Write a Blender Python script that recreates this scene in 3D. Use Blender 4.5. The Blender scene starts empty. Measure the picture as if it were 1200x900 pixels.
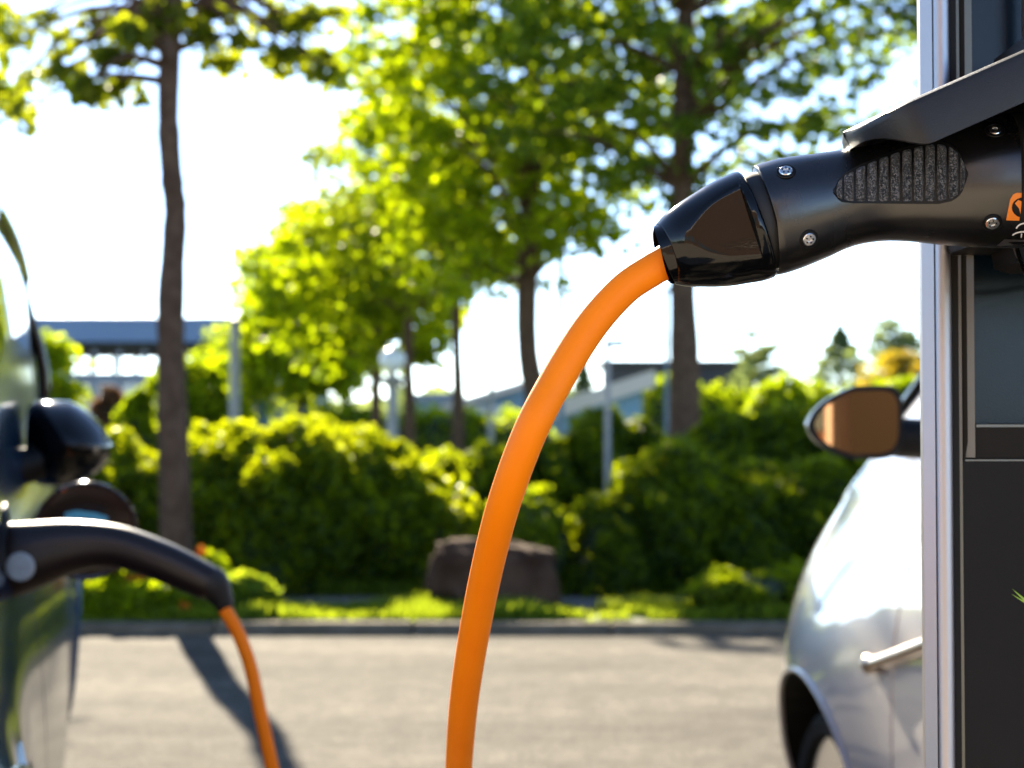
import bpy, bmesh, math, random
import numpy as np
from mathutils import Vector, Matrix
from mathutils.bvhtree import BVHTree
R = math.radians
rng = np.random.default_rng(7)
random.seed(7)
S = bpy.context.scene
COL = S.collection

# ------------------------------------------------------------------ camera
F, CX, CY, HZ, CAMH = 2200.0, 600.0, 450.0, 490.0, 1.09
TILT = math.atan((HZ - CY) / F)
cd = bpy.data.cameras.new('camera'); cam = bpy.data.objects.new('camera', cd); COL.objects.link(cam)
cam.location = (0, 0, CAMH); cam.rotation_euler = (math.pi / 2 + TILT, 0, 0)
cd.sensor_width = 36; cd.lens = 36 * F / 1200; cd.clip_start = .02; cd.clip_end = 6000
cd.dof.use_dof = True; cd.dof.focus_distance = 0.975; cd.dof.aperture_fstop = 12.0
S.camera = cam
CAM = Vector((0, 0, CAMH))
def ray(px, py):
    u = px - CX; v = CY - py
    return Vector((u, F * math.cos(TILT) - v * math.sin(TILT), F * math.sin(TILT) + v * math.cos(TILT)))
def at(px, py, Y):
    d = ray(px, py); return CAM + d * (Y / d.y)
def gr(px, py, z=0.0):
    d = ray(px, py); return CAM + d * ((z - CAMH) / d.z)

# ------------------------------------------------------------------ light
SUN_EL, SUN_AZ = 28.0, -14.4            # azimuth from +Y, negative = to the left
w = bpy.data.worlds.new('World'); S.world = w; w.use_nodes = True
nt = w.node_tree; nt.nodes.clear()
sky = nt.nodes.new('ShaderNodeTexSky'); sky.sky_type = 'NISHITA'; sky.sun_disc = False
sky.sun_elevation = R(SUN_EL); sky.sun_rotation = R(SUN_AZ)
sky.dust_density = 0.04; sky.air_density = 0.52; sky.ozone_density = 1.0
bg = nt.nodes.new('ShaderNodeBackground'); bg.inputs[1].default_value = 0.09
ow = nt.nodes.new('ShaderNodeOutputWorld')
nt.links.new(sky.outputs[0], bg.inputs[0]); nt.links.new(bg.outputs[0], ow.inputs[0])
sl = bpy.data.lights.new('sun', 'SUN'); sl.energy = 5.0; sl.angle = R(0.6); sl.color = (1.0, .88, .68)
so = bpy.data.objects.new('sun', sl); COL.objects.link(so)
sd = Vector((math.sin(R(SUN_AZ)) * math.cos(R(SUN_EL)), math.cos(R(SUN_AZ)) * math.cos(R(SUN_EL)), math.sin(R(SUN_EL))))
so.rotation_euler = sd.to_track_quat('Z', 'Y').to_euler(); so.location = sd * 50
S.view_settings.view_transform = 'Standard'; S.view_settings.look = 'None'
S.view_settings.exposure = 2.48; S.view_settings.gamma = 1
S.cycles.max_bounces = 8; S.cycles.transparent_max_bounces = 8
S.cycles.sample_clamp_indirect = 6

# ------------------------------------------------------------------ helpers
def tag(o, label=None, cat=None, group=None, kind=None):
    if label: o['label'] = label
    if cat: o['category'] = cat
    if group: o['group'] = group
    if kind: o['kind'] = kind
    return o
def empty(name, loc=(0, 0, 0), rz=0.0, parent=None):
    o = bpy.data.objects.new(name, None); COL.objects.link(o)
    o.location = loc; o.rotation_euler = (0, 0, rz); o.empty_display_size = .1
    if parent: o.parent = parent
    return o
def mesh(name, V, Fc, mat, parent=None, smooth=False, world=True):
    me = bpy.data.meshes.new(name); me.from_pydata([tuple(v) for v in V], [], Fc); me.update()
    me.materials.append(mat)
    if smooth: me.polygons.foreach_set('use_smooth', [True] * len(me.polygons))
    o = bpy.data.objects.new(name, me); COL.objects.link(o)
    if parent:
        o.parent = parent
        if world: o.matrix_parent_inverse = (Matrix.Translation(parent.location) @ parent.rotation_euler.to_matrix().to_4x4()).inverted() if not parent.parent else parent['_inv_'] if '_inv_' in parent else Matrix.Identity(4)
    return o
def auto(o, ang=35):
    me = o.data; me.polygons.foreach_set('use_smooth', [True] * len(me.polygons))
    me.set_sharp_from_angle(angle=R(ang)); return o
class MB:
    def __init__(s): s.V = []; s.F = []
    def add(s, V, Fc):
        n = len(s.V); s.V += [Vector(v) for v in V]; s.F += [tuple(i + n for i in f) for f in Fc]; return s
    def box(s, a, b, c=0.0, M=None):
        bm = bmesh.new(); bmesh.ops.create_cube(bm, size=1)
        for v in bm.verts: v.co = Vector([(a[i] + b[i]) / 2 + v.co[i] * (b[i] - a[i]) for i in range(3)])
        if c: bmesh.ops.bevel(bm, geom=bm.edges[:], offset=c, segments=2, affect='EDGES', profile=.6)
        bm.verts.ensure_lookup_table()
        V = [(M @ v.co) if M else v.co.copy() for v in bm.verts]
        s.add(V, [tuple(v.index for v in f.verts) for f in bm.faces]) if not bm.verts.index_update() else 0
        bm.free(); return s
    def tube(s, P, r, seg=10, cap=True):
        P = [Vector(p) for p in P]; n = len(P)
        rr = r if hasattr(r, '__len__') else [r] * n
        up = None; V = []; Fc = []
        for i in range(n):
            t = (P[min(i + 1, n - 1)] - P[max(i - 1, 0)]).normalized()
            if up is None: up = t.orthogonal().normalized()
            up = (up - t * up.dot(t)).normalized(); bi = t.cross(up)
            for k in range(seg):
                a = 2 * math.pi * k / seg
                V.append(P[i] + (up * math.cos(a) + bi * math.sin(a)) * rr[i])
        for i in range(n - 1):
            for k in range(seg):
                k2 = (k + 1) % seg
                Fc.append((i * seg + k, i * seg + k2, (i + 1) * seg + k2, (i + 1) * seg + k))
        if cap: Fc += [tuple(range(seg))[::-1], tuple((n - 1) * seg + k for k in range(seg))]
        return s.add(V, Fc)
    def lathe(s, prof, o, ax, seg=24, M=None):   # prof: (radius, height along ax)
        ax = Vector(ax).normalized(); u = ax.orthogonal().normalized(); v = ax.cross(u); o = Vector(o)
        V = []; Fc = []
        for (r, h) in prof:
            for k in range(seg):
                a = 2 * math.pi * k / seg; V.append(o + ax * h + (u * math.cos(a) + v * math.sin(a)) * r)
        n = len(prof)
        for i in range(n - 1):
            for k in range(seg):
                k2 = (k + 1) % seg; Fc.append((i * seg + k, i * seg + k2, (i + 1) * seg + k2, (i + 1) * seg + k))
        if prof[0][0] > 1e-6: Fc.append(tuple(range(seg))[::-1])
        if prof[-1][0] > 1e-6: Fc.append(tuple((n - 1) * seg + k for k in range(seg)))
        return s.add(V, Fc)
    def prism(s, poly, z0, z1, f):    # poly of (a,b); f(a,b,z)->Vector
        n = len(poly); V = [f(a, b, z0) for a, b in poly] + [f(a, b, z1) for a, b in poly]
        Fc = [(i, (i + 1) % n, n + (i + 1) % n, n + i) for i in range(n)] + [tuple(range(n))[::-1], tuple(range(n, 2 * n))]
        return s.add(V, Fc)
    def sphere(s, c, r, seg=16, rings=10, sc=(1, 1, 1)):
        c = Vector(c); V = []; Fc = []
        for i in range(rings + 1):
            ph = math.pi * i / rings
            for k in range(seg):
                a = 2 * math.pi * k / seg
                V.append(c + Vector((math.sin(ph) * math.cos(a) * r * sc[0], math.sin(ph) * math.sin(a) * r * sc[1], math.cos(ph) * r * sc[2])))
        for i in range(rings):
            for k in range(seg):
                k2 = (k + 1) % seg; Fc.append((i * seg + k, (i + 1) * seg + k, (i + 1) * seg + k2, i * seg + k2))
        return s.add(V, Fc)
    def build(s, name, mat, parent=None, smooth=None, world=True):
        o = mesh(name, s.V, s.F, mat, parent, False, world)
        bm = bmesh.new(); bm.from_mesh(o.data); bmesh.ops.remove_doubles(bm, verts=bm.verts, dist=1e-6)
        bmesh.ops.recalc_face_normals(bm, faces=bm.faces); bm.to_mesh(o.data); bm.free()
        if smooth: auto(o, smooth)
        return o
def spline(P, n=8):
    P = [Vector(p) for p in P]; out = []
    for i in range(len(P) - 1):
        p0 = P[max(i - 1, 0)]; p1 = P[i]; p2 = P[i + 1]; p3 = P[min(i + 2, len(P) - 1)]
        for k in range(n):
            t = k / n
            out.append(.5 * ((2 * p1) + (p2 - p0) * t + (2 * p0 - 5 * p1 + 4 * p2 - p3) * t * t + (3 * p1 - p0 - 3 * p2 + p3) * t ** 3))
    out.append(P[-1]); return out

# ------------------------------------------------------------------ materials
def mat(name, col, rough=.5, metal=0.0, coat=0.0, col2=None, nscale=8.0, bump=0.0, bscale=60.0, spec=.5, rvar=0.0, detail=6, emit=None, coatr=.05):
    m = bpy.data.materials.new(name); m.use_nodes = True; N = m.node_tree.nodes; L = m.node_tree.links
    b = N['Principled BSDF']; b.inputs['Base Color'].default_value = (*col, 1); b.inputs['Roughness'].default_value = rough
    b.inputs['Metallic'].default_value = metal; b.inputs['Coat Weight'].default_value = coat; b.inputs['Coat Roughness'].default_value = coatr
    b.inputs['Specular IOR Level'].default_value = spec
    tc = N.new('ShaderNodeTexCoord')
    if col2 or rvar:
        n1 = N.new('ShaderNodeTexNoise'); n1.inputs['Scale'].default_value = nscale; n1.inputs['Detail'].default_value = detail
        L.new(tc.outputs['Object'], n1.inputs['Vector'])
        if col2:
            rp = N.new('ShaderNodeValToRGB'); rp.color_ramp.elements[0].position = .35; rp.color_ramp.elements[1].position = .65
            rp.color_ramp.elements[0].color = (*col, 1); rp.color_ramp.elements[1].color = (*col2, 1)
            L.new(n1.outputs['Fac'], rp.inputs[0]); L.new(rp.outputs[0], b.inputs['Base Color'])
        if rvar:
            mr = N.new('ShaderNodeMapRange'); mr.inputs[3].default_value = max(0, rough - rvar); mr.inputs[4].default_value = rough + rvar
            L.new(n1.outputs['Fac'], mr.inputs[0]); L.new(mr.outputs[0], b.inputs['Roughness'])
    if bump:
        n2 = N.new('ShaderNodeTexNoise'); n2.inputs['Scale'].default_value = bscale; n2.inputs['Detail'].default_value = 4
        bp = N.new('ShaderNodeBump'); bp.inputs['Strength'].default_value = bump; bp.inputs['Distance'].default_value = .01 if bscale < 200 else .002
        L.new(tc.outputs['Object'], n2.inputs['Vector']); L.new(n2.outputs['Fac'], bp.inputs['Height']); L.new(bp.outputs[0], b.inputs['Normal'])
    return m
def leafmat(name, c1, c2, trans, tw=.5, rough=.5, spec=.12):
    m = bpy.data.materials.new(name); m.use_nodes = True; N = m.node_tree.nodes; L = m.node_tree.links
    b = N['Principled BSDF']; b.inputs['Roughness'].default_value = rough; b.inputs['Specular IOR Level'].default_value = spec
    g = N.new('ShaderNodeNewGeometry'); rp = N.new('ShaderNodeValToRGB')
    rp.color_ramp.elements[0].color = (*c1, 1); rp.color_ramp.elements[1].color = (*c2, 1)
    L.new(g.outputs['Random Per Island'], rp.inputs[0]); L.new(rp.outputs[0], b.inputs['Base Color'])
    t = N.new('ShaderNodeBsdfTranslucent'); hs = N.new('ShaderNodeMixRGB'); hs.blend_type = 'MULTIPLY'; hs.inputs[0].default_value = 1
    rp2 = N.new('ShaderNodeValToRGB'); rp2.color_ramp.elements[0].color = (.35, .42, .5, 1); rp2.color_ramp.elements[1].color = (1.25, 1.2, 1.1, 1)
    L.new(g.outputs['Random Per Island'], rp2.inputs[0]); L.new(rp2.outputs[0], hs.inputs[1]); hs.inputs[2].default_value = (*trans, 1)
    L.new(hs.outputs[0], t.inputs[0])
    mx = N.new('ShaderNodeMixShader'); mx.inputs[0].default_value = tw
    L.new(b.outputs[0], mx.inputs[1]); L.new(t.outputs[0], mx.inputs[2]); L.new(mx.outputs[0], N['Material Output'].inputs[0])
    return m
M = {}
M['bark'] = mat('bark', (.075, .045, .028), .95, spec=.05, col2=(.12, .075, .048), nscale=14, bump=.6, bscale=30)
M['leaf_bright'] = leafmat('leaf_bright', (.07, .11, .006), (.17, .21, .006), (.50, .62, .004), .60)
M['leaf_mid'] = leafmat('leaf_mid', (.05, .085, .006), (.12, .16, .008), (.42, .50, .004), .55)
M['leaf_deep'] = leafmat('leaf_deep', (.03, .07, .012), (.08, .12, .015), (.27, .38, .006), .50)
M['leaf_near'] = leafmat('leaf_near', (.05, .075, .01), (.12, .13, .01), (.42, .48, .01), .50)
M['leaf_hedge'] = leafmat('leaf_hedge', (.016, .035, .005), (.045, .08, .006), (.58, .64, .004), .52)
M['leaf_hedge2'] = leafmat('leaf_hedge2', (.014, .032, .005), (.035, .065, .006), (.46, .54, .004), .48)
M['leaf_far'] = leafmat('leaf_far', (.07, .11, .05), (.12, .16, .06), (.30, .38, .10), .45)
M['leaf_orange'] = leafmat('leaf_orange', (.12, .10, .02), (.2, .14, .02), (.62, .45, .02), .5)
M['leaf_brown'] = leafmat('leaf_brown', (.10, .05, .03), (.16, .08, .04), (.25, .12, .05), .4)
M['grass'] = leafmat('grass', (.06, .11, .012), (.12, .17, .02), (.45, .55, .02), .5)
M['petal'] = leafmat('petal', (.6, .12, .02), (.75, .25, .03), (.8, .22, .03), .4)
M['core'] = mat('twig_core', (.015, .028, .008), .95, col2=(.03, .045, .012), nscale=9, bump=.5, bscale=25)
M['turf'] = mat('turf_soil', (.05, .08, .02), .95, col2=(.09, .10, .035), nscale=3, bump=.6, bscale=40)
M['path'] = mat('path_slabs', (.10, .09, .085), .85, col2=(.15, .135, .125), nscale=5, bump=.3, bscale=50)
M['kerbstone'] = mat('kerb_concrete', (.10, .085, .06), .95, spec=.1, col2=(.16, .135, .10), nscale=10, bump=.35, bscale=70)
M['rock'] = mat('boulder_stone', (.038, .020, .012), .95, spec=.05, col2=(.085, .050, .032), nscale=5, bump=.9, bscale=14)
M['silver'] = mat('anodised_aluminium', (.40, .385, .40), .38, 1.0, bump=.12, bscale=1800)
M['coat'] = mat('powder_coated_steel', (.009, .0078, .007), .45, 0.0, bump=.10, bscale=1500, spec=.12, col2=(.012, .0105, .009), nscale=4)
M['trimcoat'] = mat('satin_grey_metal', (.13, .125, .11), .34, 1.0, bump=.10, bscale=1500)
M['display'] = mat('display_glass', (.002, .008, .015), .22, 0, spec=.28, coat=0, bump=.06, bscale=900)
M['lid'] = mat('flap_plastic', (.010, .010, .010), .40, 0, spec=.38, bump=.16, bscale=1300, rvar=.08, nscale=90)
M['plugbody'] = mat('satin_black_plastic', (.004, .0034, .003), .25, 0, bump=.05, bscale=1600, rvar=.10, nscale=45, spec=.75)
M['plugnose'] = mat('gloss_black_plastic', (.002, .002, .002), .08, 0, rvar=.03, nscale=50, spec=.34, bump=.02, bscale=700)
M['rubber'] = mat('black_rubber', (.004, .004, .004), .6)
M['gland'] = mat('gland_rubber', (.001, .001, .001), .9, spec=0.0)
M['black'] = mat('matt_black_plastic', (.002, .002, .002), .5, spec=.25)
M['screw'] = mat('screw_steel', (.75, .73, .70), .25, 1.0)
M['brown_plug'] = mat('dark_plug_plastic', (.010, .005, .004), .36, 0, spec=.4, bump=.04, bscale=900)
M['button'] = mat('grey_button', (.28, .33, .36), .4, col2=(.36, .42, .45), nscale=80)
M['cyan'] = mat('cyan_label', (.10, .42, .55), .5)
M['stick_orange'] = mat('orange_sticker', (.85, .22, .01), .4)
M['stick_white'] = mat('white_print', (.75, .75, .75), .4)
M['cable'] = mat('orange_cable_sheath', (1.0, .235, .0), .5, 0, col2=(.97, .22, .0), nscale=30, bump=.03, bscale=500, rvar=.06, spec=.22)
M['white_paint'] = mat('pearl_white_paint', (.48, .45, .44), .32, 0.0, coat=1.0, coatr=.03)
M['dark_paint'] = mat('dark_metallic_paint', (.003, .020, .05), .13, .15, coat=0.0, spec=.45, coatr=.07)
M['glass_dark'] = mat('tinted_glass', (.02, .025, .025), .03, 0, coat=1, spec=.8)
M['mirror'] = mat('mirror_glass', (.50, .29, .15), .02, 1.0)
M['tyre'] = mat('tyre_rubber', (.008, .008, .008), .8, spec=.15, bump=.3, bscale=90)
M['alloy'] = mat('alloy_wheel', (.62, .58, .56), .25, 1.0)
M['chrome'] = mat('handle_chrome', (.80, .68, .55), .30, 1.0)
M['redlens'] = mat('red_lens', (.35, .01, .01), .08, coat=1)
M['clear'] = mat('clear_lens', (.6, .62, .65), .08, coat=1)
M['flap'] = mat('flap_disc', (.03, .018, .012), .12, 0, spec=.6)
M['blue_roof'] = mat('blue_fascia', (.13, .19, .30), .5, col2=(.15, .22, .33), nscale=.4)
M['blue_wall'] = mat('blue_cladding', (.18, .32, .42), .55, col2=(.21, .36, .46), nscale=.6)
M['greywall'] = mat('grey_wall', (.22, .23, .25), .7, col2=(.27, .28, .30), nscale=.8)
M['darkwall'] = mat('dark_wall', (.05, .045, .045), .8, col2=(.07, .06, .055), nscale=.5)
M['palewall'] = mat('pale_roof_sheet', (.62, .52, .42), .6, col2=(.68, .58, .48), nscale=.5)
M['winglass'] = mat('window_glass', (.06, .09, .11), .06, 0, coat=.6, spec=.8)
M['pole'] = mat('galvanised_pole', (.26, .25, .23), .6, .2, col2=(.32, .31, .29), nscale=6)
M['bluepole'] = mat('blue_grey_pole', (.10, .16, .20), .5)
M['opal'] = mat('opal_globe', (.72, .74, .70), .3, coat=.5)
M['brick'] = mat('brown_brick', (.10, .055, .035), .85, col2=(.14, .08, .05), nscale=2)
def leafprint():
    m = mat('green_leaf_print', (.25, .42, .02), .35); return m
M['print'] = leafprint()
def grit():
    m = bpy.data.materials.new('gritty_sparkle_rubber'); m.use_nodes = True; N = m.node_tree.nodes; L = m.node_tree.links
    b = N['Principled BSDF']; b.inputs['Base Color'].default_value = (.035, .035, .035, 1); b.inputs['Roughness'].default_value = .30
    tc = N.new('ShaderNodeTexCoord'); v = N.new('ShaderNodeTexVoronoi'); v.inputs['Scale'].default_value = 1700
    bp = N.new('ShaderNodeBump'); bp.inputs['Strength'].default_value = .9; bp.inputs['Distance'].default_value = .0012
    L.new(tc.outputs['Object'], v.inputs['Vector']); L.new(v.outputs['Distance'], bp.inputs['Height']); L.new(bp.outputs[0], b.inputs['Normal'])
    rp = N.new('ShaderNodeValToRGB'); rp.color_ramp.elements[0].position = .5; rp.color_ramp.elements[1].position = .95  # pale random cells paint sparkle glints into the grit's colour
    rp.color_ramp.elements[0].color = (.006, .008, .008, 1); rp.color_ramp.elements[1].color = (.26, .25, .25, 1)
    sp = N.new('ShaderNodeSeparateColor'); L.new(v.outputs['Color'], sp.inputs[0]); L.new(sp.outputs[0], rp.inputs[0]); L.new(rp.outputs[0], b.inputs['Base Color'])
    b.inputs['Specular IOR Level'].default_value = .9
    return m
M['grit'] = grit()
def asphalt():
    m = bpy.data.materials.new('worn_asphalt'); m.use_nodes = True; N = m.node_tree.nodes; L = m.node_tree.links
    b = N['Principled BSDF']; b.inputs['Roughness'].default_value = .95; b.inputs['Specular IOR Level'].default_value = .08
    tc = N.new('ShaderNodeTexCoord')
    def noise(s, d, sc=(1, 1, 1)):
        mp = N.new('ShaderNodeMapping'); mp.inputs['Scale'].default_value = sc; L.new(tc.outputs['Object'], mp.inputs[0])
        n = N.new('ShaderNodeTexNoise'); n.inputs['Scale'].default_value = s; n.inputs['Detail'].default_value = d; L.new(mp.outputs[0], n.inputs['Vector']); return n
    a = noise(1.1, 5, (.45, 1.6, 1)); c = noise(55, 4); e = noise(9, 6)
    rp = N.new('ShaderNodeValToRGB'); rp.color_ramp.elements[0].position = .3; rp.color_ramp.elements[1].position = .7
    rp.color_ramp.elements[0].color = (.045, .041, .034, 1); rp.color_ramp.elements[1].color = (.112, .101, .084, 1); L.new(a.outputs['Fac'], rp.inputs[0])
    rc = N.new('ShaderNodeValToRGB'); rc.color_ramp.elements[0].position = .3; rc.color_ramp.elements[1].position = .7
    rc.color_ramp.elements[0].color = (.30, .30, .30, 1); rc.color_ramp.elements[1].color = (1.6, 1.58, 1.55, 1); L.new(c.outputs['Fac'], rc.inputs[0])
    mx = N.new('ShaderNodeMixRGB'); mx.blend_type = 'MULTIPLY'; mx.inputs[0].default_value = 1; L.new(rp.outputs[0], mx.inputs[1]); L.new(rc.outputs[0], mx.inputs[2])
    re = N.new('ShaderNodeValToRGB'); re.color_ramp.elements[0].position = .35; re.color_ramp.elements[1].position = .65
    re.color_ramp.elements[0].color = (.72, .72, .72, 1); re.color_ramp.elements[1].color = (1.2, 1.2, 1.2, 1); L.new(e.outputs['Fac'], re.inputs[0])
    m2 = N.new('ShaderNodeMixRGB'); m2.blend_type = 'MULTIPLY'; m2.inputs[0].default_value = 1; L.new(mx.outputs[0], m2.inputs[1]); L.new(re.outputs[0], m2.inputs[2])
    L.new(m2.outputs[0], b.inputs['Base Color'])
    bp = N.new('ShaderNodeBump'); bp.inputs['Strength'].default_value = .5; bp.inputs['Distance'].default_value = .006
    L.new(c.outputs['Fac'], bp.inputs['Height']); L.new(bp.outputs[0], b.inputs['Normal'])
    return m
M['asphalt'] = asphalt()
M['bounce_sheet'] = mat('pale_bounce_sheet', (.40, .34, .26), .85, spec=.15, col2=(.46, .39, .30), nscale=3, bump=.2, bscale=40)

# ------------------------------------------------------------------ ground
KY = 9.48; LZ = .045
def sheet(name, x0, x1, y0, y1, z, m, nx=1, ny=1):
    V = []; Fc = []
    for j in range(ny + 1):
        for i in range(nx + 1): V.append((x0 + (x1 - x0) * i / nx, y0 + (y1 - y0) * j / ny, z))
    for j in range(ny):
        for i in range(nx):
            a = j * (nx + 1) + i; Fc.append((a, a + 1, a + nx + 2, a + nx + 1))
    o = mesh(name, V, Fc, m); tag(o, kind='structure'); return o
sheet('terrain', -3000, 3000, -3000, 3000, -.06, M['turf'])
sheet('parking_lot', -40, 40, -40, KY, 0, M['asphalt'])
sheet('lawn', -60, 60, KY + .13, 120, LZ, M['turf'])
sheet('footpath', -40, 40, 10.25, 10.95, LZ + .006, M['path'])
sheet('unseen_bounce_ground', -40, 40, -8, .35, .004, M['bounce_sheet'])  # unseen pale ground added behind the camera to bounce warm light forward
kerb = empty('kerb', (0, KY, 0)); tag(kerb, kind='structure')
kb = MB().box((-.495, .0, -.05), (.495, .13, .056), .01); kbm = None
for i in range(-14, 15):
    if kbm is None:
        o = kb.build('kerb_stone', M['kerbstone'], kerb, world=False); kbm = o.data
    else:
        o = bpy.data.objects.new('kerb_stone', kbm); COL.objects.link(o); o.parent = kerb
    o.location = (i * 1.0, random.uniform(-.003, .003), random.uniform(-.004, .004))

# ------------------------------------------------------------------ foliage
def leaves(name, P, size, m, parent=None, nrm=None, nb=0.0, asp=.55, lobed=False, svar=.35, kind=None):
    n = len(P); a = rng.normal(size=(n, 3)); a /= np.linalg.norm(a, axis=1, keepdims=True)
    if nrm is not None:
        a = a * (1 - nb) + nrm * nb; a /= np.linalg.norm(a, axis=1, keepdims=True) + 1e-9
    t = rng.normal(size=(n, 3)); t -= a * np.sum(a * t, 1, keepdims=True); t /= np.linalg.norm(t, axis=1, keepdims=True) + 1e-9
    s = np.cross(a, t); L = size * (1 + svar * rng.uniform(-1, 1, (n, 1)))
    if lobed:   # five-pointed maple-like outline, creased along the midrib
        pts = [(0, -.5, 0), (.28, -.36, .06), (.20, -.12, .05), (.52, .10, .12), (.20, .14, .05), (0, .6, 0), (-.20, .14, .05), (-.52, .10, .12), (-.20, -.12, .05), (-.28, -.36, .06)]
        tris = [(0, 1, 2), (0, 2, 5), (2, 3, 4), (2, 4, 5), (0, 5, 8), (0, 8, 9), (8, 5, 6), (8, 6, 7)]
    else:
        pts = [(0, -.5, 0), (asp * .5, -.05, .1), (0, .5, 0), (-asp * .5, -.05, .1)]
        tris = [(0, 1, 2), (0, 2, 3)]
    k = len(pts); V = np.empty((n, k, 3))
    for i, (x, y, z) in enumerate(pts): V[:, i] = P + L * (s * x + t * y + a * z)
    T = (np.arange(n)[:, None, None] * k + np.array(tris)[None]).reshape(-1, 3)
    me = bpy.data.meshes.new(name); me.vertices.add(n * k); me.vertices.foreach_set('co', V.astype(np.float32).ravel())
    me.loops.add(T.size); me.loops.foreach_set('vertex_index', T.astype(np.int32).ravel())
    me.polygons.add(len(T)); me.polygons.foreach_set('loop_start', np.arange(0, T.size, 3, dtype=np.int32))
    me.update(calc_edges=True); me.materials.append(m)
    o = bpy.data.objects.new(name, me); COL.objects.link(o)
    if parent: o.parent = parent; o.location = -Vector(parent.location)
    if kind: o['kind'] = kind
    return o
def wob(P, s, k=1.0):
    x, y, z = P[:, 0] * s, P[:, 1] * s, P[:, 2] * s
    return k * (np.sin(x * 2.1 + 1.3 * np.sin(y * 1.7)) * np.cos(z * 2.3 + y) + .5 * np.sin(x * 4.7 + z * 3.9 + 1) + .35 * np.sin(y * 7.3 - z * 6.1 + x * 5.2)) / 1.6
def tree(label, px, Y, z0, z1, rad, tr, m, nclump, per, lsize, group='trees beyond the hedge', cx=0.0, cr=.38, trunk=None, cat='tree', lobed=False, shape=1.0, name='tree', clump_extra=(), lean=0.0, holes=.35, gz=.045):
    base = at(px, 500, Y); base.z = gz
    root = empty(name, base); tag(root, label, cat, group)
    bx, by = base.x, base.y
    ht = z1
    if trunk is None: trunk = [(0, 0, gz - .1), (.02, 0, z0 * .5), (lean, .03, z0 * .9), (lean + .05, 0, (z0 + z1) / 2), (lean + cx * .6, 0, z1 - .5)]
    tp = spline([(bx + a, by + b, c) for a, b, c in trunk], 5)
    n = len(tp); zz = [p.z for p in tp]
    def tw(z):
        f = (z - gz) / (ht - gz); return tr * (1.0 + .2 * math.exp(-max(z - gz, 0) / .25)) * (1 - .70 * max(0, f) ** 1.1)
    mb = MB().tube(tp, [max(.012, tw(z) * (1 + random.uniform(-.07, .07))) for z in zz], 12)
    mb.build('trunk', M['bark'], root, 60)
    # clump centres in an ellipsoid crown
    C = []
    cz = (z0 + z1) / 2; hz = (z1 - z0) / 2
    while len(C) < nclump:
        p = rng.uniform(-1, 1, 3); r = np.linalg.norm(p)
        if r > 1 or r < .25: continue
        q = np.array([[p[0] * 3, p[1] * 3, p[2] * 3]]) + px
        if wob(q, 1.0)[0] < -holes and r < .95: continue
        wd = 1.0 if p[2] < 0 else (1 - shape * p[2] ** 2 * .35)
        C.append((bx + cx + p[0] * rad * wd, by + p[1] * rad * wd, cz + p[2] * hz))
    C += [tuple(c) for c in clump_extra]
    C = np.array(C)
    # limbs
    lb = MB(); nl = min(len(C), 46)
    for c in C[rng.permutation(len(C))[:nl]]:
        c = Vector(c); zt = max(min(c.z - .35 * (c - Vector((bx, by, c.z))).length, z1 - .6), z0 * random.uniform(.86, 1.12))
        k = min(range(n), key=lambda i: abs(tp[i].z - zt)); s0 = tp[k]
        mid = s0.lerp(c, .5) + Vector((random.uniform(-.15, .15), random.uniform(-.15, .15), .12 * (c - s0).length))
        r0 = min(tw(s0.z) * .45, .05 + .0 * tr)
        lb.tube(spline([s0, mid, c], 4), [max(.006, r0 * (1 - i / 9.5)) for i in range(9)], 6)
    for c in clump_extra:
        c = Vector(c); k = min(range(n), key=lambda i: abs(tp[i].z - (c.z + random.uniform(-.1, .5)))); s0 = tp[k]
        lb.tube(spline([s0, s0.lerp(c, .5) + Vector((0, 0, .10)), c], 4), [max(.006, .03 * (1 - i / 9.5)) for i in range(9)], 6)
    lb.build('limb', M['bark'], root, 60)
    # leaves
    cnt = (per * rng.uniform(.6, 1.4, len(C))).astype(int)
    P = np.repeat(C, cnt, axis=0); d = rng.normal(size=P.shape); d /= np.linalg.norm(d, axis=1, keepdims=True)
    rr = rng.uniform(0, 1, (len(P), 1)) ** .45
    P = P + d * rr * cr * np.array([1.15, 1.15, .62]) * np.repeat(rng.uniform(.6, 1.25, len(C)), cnt)[:, None]
    P[:, 2] -= .05 * rr[:, 0]
    leaves('crown', P, lsize, m, root, lobed=lobed, nrm=np.tile([0, 0, 1.0], (len(P), 1)), nb=.35, asp=.7)
    return root
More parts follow.
